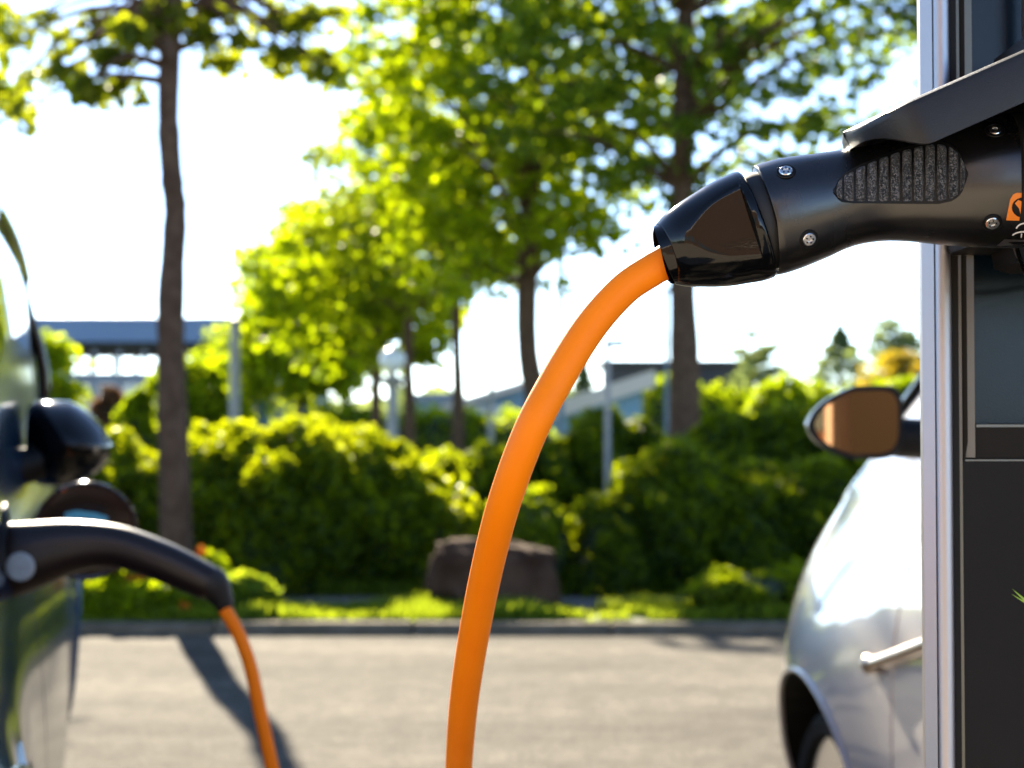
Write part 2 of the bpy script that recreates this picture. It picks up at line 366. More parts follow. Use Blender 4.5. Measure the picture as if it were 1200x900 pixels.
def mound(label, cat, ells, n, size, m, group=None, name='hedge', nb=.30, core=True, lift=.0, depth=.18, wamp=.09, root_at=None, spikes=0):
    # ells: (centre x,y,z, rx,ry,rz)
    E = np.array(ells, float); c0 = E[:, :3].mean(0); c0[2] = LZ
    root = empty(name, c0); tag(root, label, cat, group)
    area = E[:, 3] * E[:, 5] + E[:, 3] * E[:, 4] + E[:, 4] * E[:, 5]; area /= area.sum()
    allP = []; allN = []
    for e, f in zip(E, area):
        k = int(n * f); d = rng.normal(size=(k, 3)); d /= np.linalg.norm(d, axis=1, keepdims=True)
        d[:, 2] = np.where(d[:, 2] < -.35, -d[:, 2], d[:, 2])
        N = d / e[3:]; N /= np.linalg.norm(N, axis=1, keepdims=True)
        B = e[:3] + d * e[3:]
        am = wob(B, 3.1, wamp) + wob(B, 8.0, wamp * .45)
        P = B + N * (am - depth * rng.uniform(0, 1, k) ** 1.5)[:, None]
        allP.append(P); allN.append(N)
    P = np.concatenate(allP); N = np.concatenate(allN)
    keep = P[:, 2] > .055
    for i, e in enumerate(E):
        q = ((P - e[:3]) / (e[3:] * .84)); keep &= (q ** 2).sum(1) > 1
    P = P[keep]; N = N[keep]
    leaves('foliage', P, size, m, root, nrm=N, nb=nb, asp=.6)
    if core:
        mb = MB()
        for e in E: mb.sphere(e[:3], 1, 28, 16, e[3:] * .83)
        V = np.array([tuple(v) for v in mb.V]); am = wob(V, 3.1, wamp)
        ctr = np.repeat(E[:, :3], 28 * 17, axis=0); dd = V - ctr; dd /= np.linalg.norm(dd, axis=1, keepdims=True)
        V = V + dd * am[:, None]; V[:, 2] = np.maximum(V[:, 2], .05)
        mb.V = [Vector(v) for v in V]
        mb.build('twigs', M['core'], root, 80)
    return root
def X(px, Y): return (px - CX) / F * Y
def Z(py, Y): return at(600, py, Y).z

# left big hedge
def ell(px, ptop, hw, Y, ry, zb=.05, rzx=None):
    zt = Z(ptop, Y); return (X(px, Y), Y, zb + .12, hw / F * Y, ry, (zt - zb - .12))
HY = 11.9
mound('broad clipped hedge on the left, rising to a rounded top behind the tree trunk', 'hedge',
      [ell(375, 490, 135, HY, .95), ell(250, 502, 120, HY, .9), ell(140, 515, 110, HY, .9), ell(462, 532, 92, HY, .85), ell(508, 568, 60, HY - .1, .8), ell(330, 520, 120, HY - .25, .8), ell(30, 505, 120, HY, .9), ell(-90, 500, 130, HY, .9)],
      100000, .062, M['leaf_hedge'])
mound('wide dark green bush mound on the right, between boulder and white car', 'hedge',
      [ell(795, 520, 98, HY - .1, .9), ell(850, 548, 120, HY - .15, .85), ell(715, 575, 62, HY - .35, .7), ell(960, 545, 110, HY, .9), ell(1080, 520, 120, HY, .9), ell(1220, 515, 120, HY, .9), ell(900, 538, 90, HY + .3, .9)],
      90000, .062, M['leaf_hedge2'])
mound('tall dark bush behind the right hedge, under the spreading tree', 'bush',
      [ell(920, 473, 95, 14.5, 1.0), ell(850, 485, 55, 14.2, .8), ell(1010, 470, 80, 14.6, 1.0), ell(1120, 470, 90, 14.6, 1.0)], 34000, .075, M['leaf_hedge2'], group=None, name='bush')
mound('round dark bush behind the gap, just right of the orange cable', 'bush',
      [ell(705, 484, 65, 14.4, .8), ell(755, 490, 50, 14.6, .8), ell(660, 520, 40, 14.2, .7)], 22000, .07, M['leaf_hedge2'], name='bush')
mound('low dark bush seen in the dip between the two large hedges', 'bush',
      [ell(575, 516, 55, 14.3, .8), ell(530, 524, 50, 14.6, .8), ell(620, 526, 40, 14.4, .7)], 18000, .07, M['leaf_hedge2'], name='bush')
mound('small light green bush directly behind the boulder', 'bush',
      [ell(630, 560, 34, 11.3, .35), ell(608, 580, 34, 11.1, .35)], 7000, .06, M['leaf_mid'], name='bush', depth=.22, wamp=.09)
mound('bright green leafy shrub on the verge in front of the right hedge', 'shrub',
      [ell(890, 668, 50, 10.0, .3), ell(840, 678, 42, 10.0, .26), ell(935, 676, 42, 10.05, .3)], 9000, .05, M['leaf_mid'], name='shrub', nb=.1, depth=.2, wamp=.06)

# boulder
def boulder():
    b = gr(578, 713, .05); w_ = 72 / F * b.y; h_ = Z(632, b.y) - .05
    bm = bmesh.new(); bmesh.ops.create_icosphere(bm, subdivisions=5, radius=1)
    from mathutils import noise
    for v in bm.verts:
        d = v.co.normalized(); q = Vector((abs(d.x) ** .62 * math.copysign(1, d.x), abs(d.y) ** .62 * math.copysign(1, d.y), abs(d.z) ** .6 * math.copysign(1, d.z)))
        q *= 1 + .17 * noise.noise(d * 1.9 + Vector((3, 1, 2))) + .08 * noise.noise(d * 4) + .035 * noise.noise(d * 13)
        v.co = Vector((q.x * w_ * 1.0, q.y * .24, q.z * h_ * .56 + h_ * .44 - .03 * q.x))
    me = bpy.data.meshes.new('boulder'); bm.to_mesh(me); bm.free(); me.materials.append(M['rock'])
    o = bpy.data.objects.new('boulder', me); COL.objects.link(o); o.location = (b.x, b.y, LZ); auto(o, 60)
    tag(o, 'squat brown boulder on the grass verge in front of the hedges', 'boulder')
boulder()

# grass on the verge
def grass(name, n, x0, x1, y0, y1, hgt, kind='stuff', dens=None):
    P = np.stack([rng.uniform(x0, x1, n), rng.uniform(y0, y1, n), np.full(n, LZ - .004)], 1)
    dm = wob(P, 1.5) + .5 * wob(P, 5.0); P = P[dm > -.5]; n = len(P)
    h = hgt * rng.uniform(.5, 1.3, n) * (1 + .5 * np.clip(wob(P, 2.2), -1, 1)); an = rng.uniform(0, 2 * np.pi, n); ln = rng.uniform(.1, .7, n) * h
    s = np.stack([np.cos(an), np.sin(an), 0 * an], 1) * .006; b = np.stack([np.cos(an + 1.4) * ln, np.sin(an + 1.4) * ln, h], 1)
    V = np.stack([P - s, P + s, P + b * .55 + np.array([0, 0, .01]) + s * .7, P + b], 1)
    T = (np.arange(n)[:, None, None] * 4 + np.array([(0, 1, 2), (0, 2, 3)])[None]).reshape(-1, 3)
    me = bpy.data.meshes.new(name); me.vertices.add(n * 4); me.vertices.foreach_set('co', V.astype(np.float32).ravel())
    me.loops.add(T.size); me.loops.foreach_set('vertex_index', T.astype(np.int32).ravel())
    me.polygons.add(len(T)); me.polygons.foreach_set('loop_start', np.arange(0, T.size, 3, dtype=np.int32)); me.update(calc_edges=True)
    me.materials.append(M['grass']); o = bpy.data.objects.new(name, me); COL.objects.link(o); tag(o, kind=kind); return o
g = grass('grass', 60000, -6, 6, KY + .15, 10.25, .07); tag(g, 'short sunlit grass along the kerb', 'grass')
g = grass('grass', 20000, -6, 6, 10.95, 11.3, .08); tag(g, 'rough grass along the foot of the hedges', 'grass')

# flowering plants on the left verge
def plant(label, px, Y, rad, hgt, m, flowers, n=1500, size=.06, cat='plant', group=None):
    b = (X(px, Y), Y, LZ); root = empty('flowering_plant', b); tag(root, label, cat, group)
    d = rng.normal(size=(n, 3)); d /= np.linalg.norm(d, axis=1, keepdims=True); d[:, 2] = abs(d[:, 2])
    P = np.array(b) + d * np.array([rad, rad * .7, hgt]) * rng.uniform(.35, 1, (n, 1)) ** .5
    leaves('foliage', P, size, m, root, asp=.45, nrm=d, nb=.3)
    mb = MB()
    for k in range(14):
        j = rng.integers(n); mb.tube(spline([b, (Vector(b).lerp(Vector(P[j]), .5)) + Vector((0, 0, .02)), P[j]], 3), .004, 5)
    mb.build('stem', M['leaf_hedge'], root)
    if flowers:
        Q = []
        for k in range(flowers):
            a = rng.normal(size=3); a /= np.linalg.norm(a); a[2] = abs(a[2]); a[1] = -abs(a[1]) * .6
            c = np.array(b) + a * np.array([rad, rad * .7, hgt]) * 1.03
            leaves('flower', c + rng.normal(size=(14, 3)) * .013, .045, M['petal'], root, asp=.8)
    return root
plant('orange and red flowering plant on the verge beside the dark car', 148, 9.95, .20, .30, M['leaf_bright'], 14)
plant('yellow green leafy plant low on the verge, nearest the dark car', 112, 9.85, .22, .19, M['leaf_bright'], 0, size=.07)
plant('yellow green plant below the orange flowers at the kerb', 178, 9.8, .22, .20, M['leaf_bright'], 3, size=.07)
plant('tall spiky plant with orange blooms behind the end of the black plug', 245, 10.1, .17, .34, M['leaf_bright'], 6, n=1200)
plant('tuft of long bright grass to the right of the black car plug', 285, 9.95, .22, .22, M['grass'], 0, n=1600, size=.09)
plant('dark leafed plant on the verge at the edge of the dark car', 75, 10.0, .2, .35, M['leaf_brown'], 0)

# ------------------------------------------------------------------ trees
T1Y = 10.6
t1x = X(206, T1Y)
tx = lambda px: X(px, T1Y) - t1x
extra = []
for (px, py, dy) in [(40, 22, 0), (95, 50, .1), (135, 60, 0), (100, 95, -.1), (140, 102, .1), (60, 85, 0), (30, 125, 0), (8, 118, .1), (240, 40, 0), (262, 68, .1), (285, 40, 0), (170, 40, 0), (215, 20, 0), (250, 12, .1), (325, 20, .1),
                     (335, 62, 0), (372, 60, .1), (385, 80, 0), (352, 22, 0), (375, 12, 0), (310, 5, .1), (180, 5, 0), (120, 20, .2), (150, 30, -.2), (5, 50, 0)]:
    extra.append(tuple(at(px, py, T1Y + dy * 3)))
tree('slender rough-barked tree on the left verge, its low leaves hanging into view', 206, T1Y, 3.7, 5.6, 1.45, .092, M['leaf_near'], 36, 42, .10, group=None, lobed=True,
     trunk=[(0, 0, 0), (tx(207), 0, Z(640, T1Y)), (tx(201), 0, Z(450, T1Y)), (tx(199), .02, Z(350, T1Y)), (tx(204), .02, Z(250, T1Y)), (tx(201), 0, Z(215, T1Y)), (tx(196), 0, Z(140, T1Y)), (tx(198), 0, Z(60, T1Y)), (tx(205), 0, 3.8), (tx(200), 0, 4.6), (tx(210), 0, 5.4)],
     clump_extra=extra, cr=.15, cx=-.15)
tree('large bright green tree in the middle, its trunk just left of the cable arch', 628, 20, 2.3, 7.3, 1.9, .14, M['leaf_bright'], 600, 24, .12, cx=-.38, cr=.22, lean=-.1, holes=.5)
tree('spreading dark green tree at right, trunk under the black plug', 800, 17.5, 3.1, 7.6, 2.6, .155, M['leaf_deep'], 560, 34, .10, cx=.25, cr=.24, holes=.25)
tree('bright lime tree left of centre, its crown reaching down to the hedge', 440, 27, 1.7, 4.6, 1.7, .09, M['leaf_bright'], 240, 34, .15, cx=-.15, cr=.30, holes=.6)
tree('slim tree with straight trunk right beside the globe lamp', 478, 25, 2.4, 6.0, 1.5, .085, M['leaf_mid'], 90, 55, .12, cr=.4)
tree('slim dark trunked tree between the globe lamp and the large middle tree', 535, 23, 2.6, 6.0, 1.45, .08, M['leaf_mid'], 80, 55, .12, cr=.4)
tree('small yellow green tree in front of the flat-roofed building, right of the pale post', 352, 32, 1.2, 3.5, 1.3, .07, M['leaf_bright'], 110, 90, .14, cr=.45, holes=.8)
tree('young bright tree standing left of the pale post', 240, 34, .9, 2.3, .95, .06, M['leaf_bright'], 70, 90, .14, cr=.4, holes=.8)
tree('yellow green tree at far left before the flat-roofed building', 45, 40, .8, 2.95, 1.0, .06, M['leaf_bright'], 60, 90, .16, cr=.42, holes=.8)
tree('dim trunked tree far back, left of the lime tree', 362, 40, 2.0, 5.6, 1.6, .1, M['leaf_bright'], 80, 90, .17, cr=.5)
tree('dim tree far back between lime tree and globe lamp', 405, 42, 2.0, 6.0, 1.6, .1, M['leaf_mid'], 80, 90, .17, cr=.5)
# off-frame neighbours that the car bodies mirror
tree('leafy street tree left of the view', -260, 15, 2.4, 7.2, 1.9, .11, M['leaf_mid'], 130, 90, .13)
tree('leafy street tree right of the view', 1420, 20, 2.6, 8, 2.2, .12, M['leaf_mid'], 150, 90, .13)
def conifer(label, px, Y, pyt, hw, m, n=2600, name='conifer', cat='tree'):
    b = Vector((X(px, Y), Y, LZ)); ht = Z(pyt, Y); root = empty(name, b); tag(root, label, cat, 'far trees on the right')
    MB().tube([b + Vector((0, 0, -.1)), b + Vector((0, 0, ht * .5)), b + Vector((0, 0, ht - .1))], [.12, .08, .02], 8).build('trunk', M['bark'], root)
    z = rng.uniform(0, 1, n) ** .8; r = (1 - z) * hw / F * Y * (.55 + .45 * np.abs(np.sin(z * 26))) * rng.uniform(.2, 1, n) ** .5 + .03
    a = rng.uniform(0, 6.283, n); P = np.stack([b.x + r * np.cos(a), b.y + r * np.sin(a), .5 + z * (ht - .4)], 1)
    leaves('crown', P, .24, m, root, asp=.35)
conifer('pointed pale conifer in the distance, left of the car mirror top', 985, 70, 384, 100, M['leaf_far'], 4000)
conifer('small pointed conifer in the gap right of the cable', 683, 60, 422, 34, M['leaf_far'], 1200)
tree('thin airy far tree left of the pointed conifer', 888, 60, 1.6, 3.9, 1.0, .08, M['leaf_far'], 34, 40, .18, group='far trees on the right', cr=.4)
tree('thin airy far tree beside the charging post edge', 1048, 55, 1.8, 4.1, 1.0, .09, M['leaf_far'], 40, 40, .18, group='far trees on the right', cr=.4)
tree('orange-leaved small tree behind the white car mirror', 1058, 48, .9, 2.9, 1.0, .06, M['leaf_orange'], 50, 60, .16, group='far trees on the right', cr=.4)
mound('long yellow green hedge line far behind the right bushes', 'hedge', [(X(780 + i * 45, 45), 45 + (i % 3), .3, 1.1, .9, Z(442 + (i % 3) * 6, 45) - .3) for i in range(9)], 26000, .17, M['leaf_bright'], depth=.4, wamp=.2)
mound('yellow green hedge far back at left before the flat-roofed building', 'hedge', [(X(150 + i * 62, 36), 36, .3, 1.2, .8, Z(478 + (i % 2) * 6, 36) - .3) for i in range(8)], 14000, .15, M['leaf_bright'], depth=.35, wamp=.18)
mound('rounded brown leaved bush before the flat-roofed building', 'bush', [(X(128, 34), 34, .4, .42, .4, Z(452, 34) - .4)], 2500, .13, M['leaf_brown'], name='bush')
mound('yellow green bush beside the brown bush', 'bush', [(X(160, 33), 33, .4, .40, .4, Z(456, 33) - .4)], 2500, .13, M['leaf_bright'], name='bush')
# far wood along the horizon
n = 26000; a = rng.uniform(0, 1, n); P = np.stack([-90 + 180 * a, rng.uniform(100, 112, n), np.zeros(n)], 1)
P[:, 2] = rng.uniform(0, 1, n) * (2.2 + .5 * np.sin(P[:, 0] * .9) + .35 * np.sin(P[:, 0] * 2.7))
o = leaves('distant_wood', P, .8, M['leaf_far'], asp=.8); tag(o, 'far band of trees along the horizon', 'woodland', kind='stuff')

# ------------------------------------------------------------------ lamps and posts
def post(name, label, px, ptop, Y, rpx, m, cat, group=None, head=None):
    b = Vector((X(px, Y), Y, LZ)); zt = Z(ptop, Y); root = empty(name, b); tag(root, label, cat, group)
    r = rpx / F * Y
    MB().lathe([(r * 1.25, -.1), (r * 1.25, .25), (r, .3), (r * .85, zt - .12), (0, zt - .11)], b, (0, 0, 1), 16).build('pole', m, root, 30)
    if head == 'globe':
        R_ = 15 / F * Y
        MB().sphere((b.x, b.y, zt + R_ * .5), R_, 20, 14).build('globe', M['opal'], root, 80)
        MB().lathe([(r * 1.1, -.06), (r * 2.1, 0), (r * 2.1, .04), (0, .05)], (b.x, b.y, zt - .14), (0, 0, 1), 16).build('collar', m, root, 30)
    elif head == 'arm':
        MB().box((b.x - .02, b.y - .04, zt - .11), (b.x + .12, b.y + .04, zt - .06), .01).build('lamp_head', m, root)
    else:
        MB().lathe([(r, -.03), (r * .95, .03), (0, .05)], (b.x, b.y, zt - .08), (0, 0, 1), 14).build('cap', m, root, 30)
    return root
post('globe_lamp', 'white globe lamp on a pale post above the left hedge', 460, 430, 19, 7, M['pole'], 'lamp', 'globe lamps', 'globe')
post('globe_lamp', 'small distant globe lamp left of the large globe lamp', 373, 478, 38, 3, M['pole'], 'lamp', 'globe lamps', 'globe')
post('pale_post', 'thick pale grey post behind the left hedge', 275, 370, 24, 6.5, M['pole'], 'post')
post('lamp_post', 'grey lamp post with small side head right of the cable', 712, 388, 12.9, 3.8, M['pole'], 'lamp post', None, 'arm')
post('flag_pole', 'tall thin blue-grey pole crossing the cable near its middle', 657, 262, 21, 4, M['bluepole'], 'pole')
post('thin_pole', 'thin grey pole in front of the blue shed, left of the cable', 575, 395, 24, 3.4, M['pole'], 'pole')
post('service_pole', 'thin grey pole left beside the dark tree trunk', 781, 330, 19, 2.6, M['bluepole'], 'pole', None, 'arm')

# ------------------------------------------------------------------ buildings
def hall():
    Y = 62.; root = empty('flat_roofed_building', (X(100, Y), Y, LZ)); tag(root, 'long low building with blue flat roof edge and open glazed upper floor', 'building')
    x0, x1 = X(-160, Y), X(297, Y)
    zf, zs, zw1, zw0 = Z(373, Y), Z(402, Y), Z(411, Y), Z(437, Y)
    MB().box((x0 - .6, Y - .8, zs), (x1, Y + 8, zf), .03).build('roof_fascia', M['blue_roof'], root)
    MB().box((x0, Y, zw1), (x1 - .4, Y + 7, zs), .0).build('lintel', M['darkwall'], root)
    MB().box((x0, Y, .05), (x1 - .4, Y + 7, zw0), .0).build('wall', M['greywall'], root)
    pm = None
    for i in range(16):
        px = -150 + i * 29
        xx = X(px, Y)
        for yy in (Y + .02, Y + 6.8):
            if pm is None:
                o = MB().box((-.07, -.07, zw0), (.07, .07, zw1)).build('pillar', M['greywall'], root, world=False); pm = o.data
            else:
                o = bpy.data.objects.new('pillar', pm); COL.objects.link(o); o.parent = root
            o.location = (xx - root.location.x, yy - Y, 0)
    for i in range(15):
        px = -150 + i * 29 + 4; wn = MB().box((X(px, Y), Y - .04, .5), (X(px + 21, Y), Y - .003, zw0 - .35)).build('window', M['winglass'], root)
    for i in range(6):
        px = 60 + i * 40; MB().box((X(px, Y), Y - .12, zw0 - .2), (X(px + 2, Y), Y - .045, zw0 + .25)).build('railing_post', M['pole'], root)
    MB().box((x0, Y - .14, zw0 + .25), (x1 - .4, Y - .09, zw0 + .31)).build('railing', M['pole'], root)
hall()
def shed(label, pts, Y, dep, m, roofm, ov=.25, rt=.16, wins=()):
    # pts: front gable outline as pixels (left x, left top, right x, right top)
    xl, tl, xr, tr_ = pts; root = empty('shed', (X((xl + xr) / 2, Y), Y, LZ)); tag(root, label, 'shed', 'low blue sheds')
    a, b, za, zb = X(xl, Y), X(xr, Y), Z(tl, Y), Z(tr_, Y)
    V = [(a, Y, .05), (b, Y, .05), (b, Y, zb), (a, Y, za)]; V += [(x, y + dep, z) for x, y, z in V]
    MB().add(V, [(0, 1, 2, 3), (4, 7, 6, 5), (0, 4, 5, 1), (1, 5, 6, 2), (3, 2, 6, 7), (0, 3, 7, 4)]).build('wall', m, root)
    V = [(a - ov, Y - .3, za + .004 - ov * (zb - za) / (b - a)), (b + ov, Y - .3, zb + .004 + ov * (zb - za) / (b - a))]
    V = V + [(x, y, z + rt) for x, y, z in V[::-1]]; V += [(x, y + dep + .6, z) for x, y, z in V]
    MB().add(V, [(0, 1, 2, 3), (4, 7, 6, 5), (0, 4, 5, 1), (1, 5, 6, 2), (3, 2, 6, 7), (0, 3, 7, 4)]).build('roof', roofm, root)
    # cladding ribs
    k = int((b - a) / .5)
    for i in range(1, k):
        x = a + (b - a) * i / k; z = za + (zb - za) * i / k - .02
        MB().box((x - .02, Y - .03, .06), (x + .02, Y - .002, z)).build('cladding_rib', m, root)
    for (wx, wy) in wins:
        p = at(wx, wy, Y); MB().box((p.x - .22, Y - .05, p.z - .22), (p.x + .22, Y - .035, p.z + .22), .0).build('window', M['opal'], root)
    return root
shed('blue clad shed with slanting pale roof left of the cable', (508, 487, 660, 441), 40, 5, M['blue_wall'], M['palewall'], wins=((562, 487), (583, 487)))
shed('blue clad shed with rising pale roof right of the cable', (640, 494, 752, 458), 38, 5, M['blue_wall'], M['palewall'], rt=.34)
shed('blue shed in front of the small lime tree at left', (262, 486, 352, 458), 35, 4, M['blue_wall'], M['blue_wall'])
shed('narrow blue shed between slim trees near the globe lamp', (488, 470, 528, 468), 45, 4, M['blue_wall'], M['blue_roof'])
def dark_house():
    Y = 66.; root = empty('dark_building', (X(790, Y), Y, LZ)); tag(root, 'dark flat building behind the right hedges and tree trunk', 'building')
    x0, x1 = X(715, Y), X(885, Y); zt = Z(424, Y)
    MB().box((x0, Y, .05), (x1, Y + 6, zt - .12)).build('wall', M['darkwall'], root)
    MB().box((x0 - .3, Y - .3, zt - .12), (x1 + .3, Y + 6.3, zt + .05), .02).build('roof', M['darkwall'], root)
    for i in range(4): MB().box((x0 + .5 + i * 1.2, Y - .03, .9), (x0 + 1.3 + i * 1.2, Y - .004, 1.9)).build('window', M['winglass'], root)
dark_house()
def brick_house():
    Y = -8.; root = empty('brick_building', (-6, Y, 0)); tag(root, 'brown brick building behind the viewer, mirrored in plugs and car mirror', 'building')
    MB().box((-8, Y - 6, -.05), (1.4, Y, 4.2)).build('wall', M['brick'], root)
    MB().box((-8.3, Y - 6.3, 4.2), (1.7, Y + .3, 4.5), .03).build('roof', M['palewall'], root)
    for i in range(3):
        x = -7.0 + i * 2.8; f = MB().box((x, Y - .02, 1.0), (x + 1.6, Y + .05, 2.6)).build('window', M['winglass'], root)
brick_house()

# ------------------------------------------------------------------ charging station
YF = 1.12
SX = lambda px, Y=YF: X(px, Y)
st = empty('charging_station', (SX(1300), YF + .16, 0)); tag(st, 'dark charging post with silver edge and recessed display at right edge', 'charging station')
xL = SX(1083); xR = xL + .46; zT = 2.05
LEAN = .004
def sh(v): return Vector((v[0] - LEAN * (v[2] - 1.09) * 1.0, v[1], v[2]))
def shb(mb): mb.V = [sh(v) for v in mb.V]; return mb
# cabinet with a real rectangular recess for the display
rx0, rx1, rz0, rz1 = SX(1143), xR - .05, Z(497, YF), 1.75
fx0, fx1, fz0, fz1 = SX(1128.5), xR - .036, Z(538, YF), 1.765
bx0, bx1 = SX(1117), xR - .01
c = MB()
c.box((bx0, YF, .03), (fx0 - .0008, YF + .022, zT - .03))
c.box((fx1 + .0008, YF, .03), (bx1, YF + .022, zT - .03))
c.box((fx0 - .0008, YF, .03), (fx1 + .0008, YF + .022, fz0 - .0008))
c.box((fx0 - .0008, YF, fz1 + .0008), (fx1 + .0008, YF + .022, zT - .03))
c.prism([(bx0, YF + .0222), (bx1, YF + .0222), (bx1 - .075, YF + .29), (bx0 + .075, YF + .29)], .03, zT - .03, lambda a, b, z: Vector((a, b, z)))
shb(c).build('cabinet', M['coat'], st)
def bevelstrip(x0, x1, z0, z1, y0, y1):   # vertical strip whose face turns to the left
    V = [(x0, y1, z0), (x1, y0, z0), (x1, YF + .02, z0), (x0, YF + .02, z0)]
    V += [(x, y, z1) for x, y, z in V]
    return MB().add(V, [(0, 1, 5, 4), (1, 2, 6, 5), (2, 3, 7, 6), (3, 0, 4, 7), (0, 3, 2, 1), (4, 5, 6, 7)])
# display frame: bevelled picture frame
fd = .012
def frame():
    o = [(fx0, fz0), (fx1, fz0), (fx1, fz1), (fx0, fz1)]; i = [(rx0, rz0), (rx1, rz0), (rx1, rz1), (rx0, rz1)]
    V = [(x, YF + .0015, z) for x, z in o] + [(x - .0018 * (1 if k in (0, 3) else -1), YF - .0005, z - (.0015 if k < 2 else -.0015)) for k, (x, z) in enumerate(i)]
    V += [(x, YF + .0008, z) for x, z in i] + [(x, YF + .021, z) for x, z in i] + [(x, YF + .021, z) for x, z in o]
    Fc = []
    for l in range(4):
        for k in range(4): Fc.append((l * 4 + k, l * 4 + (k + 1) % 4, (l + 1) * 4 + (k + 1) % 4, (l + 1) * 4 + k))
    for k in range(4): Fc.append((16 + k, 16 + (k + 1) % 4, (k + 1) % 4, k))
    return MB().add(V, Fc)
shb(frame()).build('display_frame', M['coat'], st)
shb(MB().box((rx0 + .0003, YF + .0145, rz0 + .0003), (rx1 - .0003, YF + .0205, rz1 - .0003))).build('display', M['display'], st)
# left edge of the door and frame catching the sky: satin metal returns
shb(bevelstrip(SX(1116.5), SX(1127), .03, zT - .03, YF - .001, YF + .0025)).build('door_edge_trim', M['trimcoat'], st)
shb(bevelstrip(SX(1129.6), SX(1141.5), fz0 + .001, fz1 - .001, YF - .002, YF + .002)).build('frame_edge_trim', M['trimcoat'], st)
shb(MB().box((SX(1143), YF - .002, rz0 - .0018), (rx1, YF + .004, rz0 - .0002))).build('recess_lip', M['trimcoat'], st)
shb(MB().box((SX(1130), YF - .001, fz0 - .0012), (fx1, YF + .004, fz0 - .0002))).build('frame_lip', M['trimcoat'], st)
# silver extrusion
pr = [(SX(1090), YF + .026), (SX(1083.5), YF + .012), (SX(1084), YF + .006), (SX(1095.5), YF - .0005), (SX(1096.5), YF + .002)]
cx_, r_ = SX(1106.5), .0052
for k in range(13):
    a = math.pi * (1 - k / 12); pr.append((cx_ + r_ * math.cos(a), YF + .001 - r_ * math.sin(a)))
pr += [(SX(1116.8), YF + .002), (SX(1116.8), YF + .026)]
shb(MB().prism(pr, 0.0, zT, lambda a, b, z: Vector((a, b, z)))).build('silver_edge_profile', M['silver'], st, 30)
prr = [(2 * (xL + xR) / 2 - a, b) for a, b in pr]
shb(MB().prism(prr, 0.0, zT, lambda a, b, z: Vector((a, b, z)))).build('silver_edge_profile', M['silver'], st, 30)
MB().box((xL + .0, YF - .02, 0), (xR + .0, YF + .31, .018), .003).build('base_plate', M['silver'], st)
MB().box((xL - .004, YF - .010, zT + .001), (xR + .004, YF + .26, zT + .04), .008).build('top_cap', M['silver'], st)
# printed grass blades on the lower door
bl = MB()
for (a, b, wd) in [((1186, 690), (1222, 733), 1.6), ((1185, 696), (1215, 724), 1.0), ((1203, 680), (1228, 752), 1.5), ((1215, 700), (1240, 770), 1.5), ((1232, 690), (1250, 790), 1.6)]:
    A = at(*a, YF - .0006); B = at(*b, YF - .0006); nrm = Vector((-(B - A).z, 0, (B - A).x)).normalized()
    mid = A.lerp(B, .45) + nrm * .002
    bl.add([A, mid + nrm * wd * .0006, B + nrm * wd * .0008, B - nrm * wd * .0008, mid - nrm * wd * .0006], [(0, 1, 4), (1, 2, 3, 4)])
bl.build('leaf_print', M['print'], st)
# socket housing, right of the picture, and the black surround behind the plug
hx0 = X(1222, 1.0)
MB().box((hx0, .925, 1.09 + .085), (hx0 + .16, YF - .001, 1.09 + .215), .012).build('socket_housing', M['coat'], st, 30)
MB().box((X(1138, 1.06), 1.052, Z(289, 1.06)), (hx0 + .01, YF - .001, Z(98, 1.06)), .004).build('socket_surround', M['black'], st, 30)
MB().lathe([(.030, 0), (.036, .001), (.036, .02), (.028, .022)], (hx0 - .02, 1.0, Z(210, 1.0)), (1, 0, 0), 32).build('socket_collar', M['rubber'], st, 30)
shb(MB().box((SX(1198.5), YF - .012, Z(66, YF)), (SX(1212), YF - .0035, zT - .04), .001)).build('door_handle_bar', M['silver'], st)
# hinged lid over the plug
def lid():
    A = at(990, 160, .985); B = at(1345, 4, .985); u = (B - A).normalized(); Lg = (B - A).length
    nrm = Vector((-u.z, 0, u.x)); nrm = nrm if nrm.z > 0 else -nrm
    W = .058; nu, nw = 60, 14; th = .0035
    top = []; skirt = []
    us = [Lg * (i / nu) ** 1.8 for i in range(nu + 1)]
    def hw(x): return W * math.sqrt(max(0, 1 - max(0, 1 - x / .026) ** 2)) * .97 + W * .03
    def sk(x): t = min(1, x / .026); return .0075 + .0165 * t * t * (3 - 2 * t)
    V = []; Fc = []
    # outline cross-section per u: back skirt bottom, back top edge, crown..., front top edge (rounded), front skirt bottom, then inner copies
    for x in us:
        h = hw(x); s = sk(x); row = []
        prof = [(h, -s), (h, -.004), (h - .0012, -.0012), (h - .004, 0)]
        prof += [((h - .004) * (1 - 2 * k / nw), .0025 * (1 - (1 - 2 * k / nw) ** 2)) for k in range(1, nw)]
        prof += [(-(h - .004), 0), (-(h - .0012), -.0012), (-h, -.004), (-h, -s)]
        inner = [(-max(h - th, .0003), -s), (-max(h - th, .0003), -.0065), (0, -.0045), (max(h - th, .0003), -.0065), (max(h - th, .0003), -s)]
        for (yy, zz) in prof + inner: row.append(A + u * x + nrm * zz + Vector((0, yy, 0)))
        V.append(row)
    m_ = len(V[0]); Vf = [v for r in V for v in r]
    for i in range(len(V) - 1):
        for k in range(m_):
            k2 = (k + 1) % m_; Fc.append((i * m_ + k, i * m_ + k2, (i + 1) * m_ + k2, (i + 1) * m_ + k))
    Fc.append(tuple(range(m_))); Fc.append(tuple((len(V) - 1) * m_ + k for k in range(m_))[::-1])
    MB().add(Vf, Fc).build('socket_lid', M['lid'], st, 40)
lid()

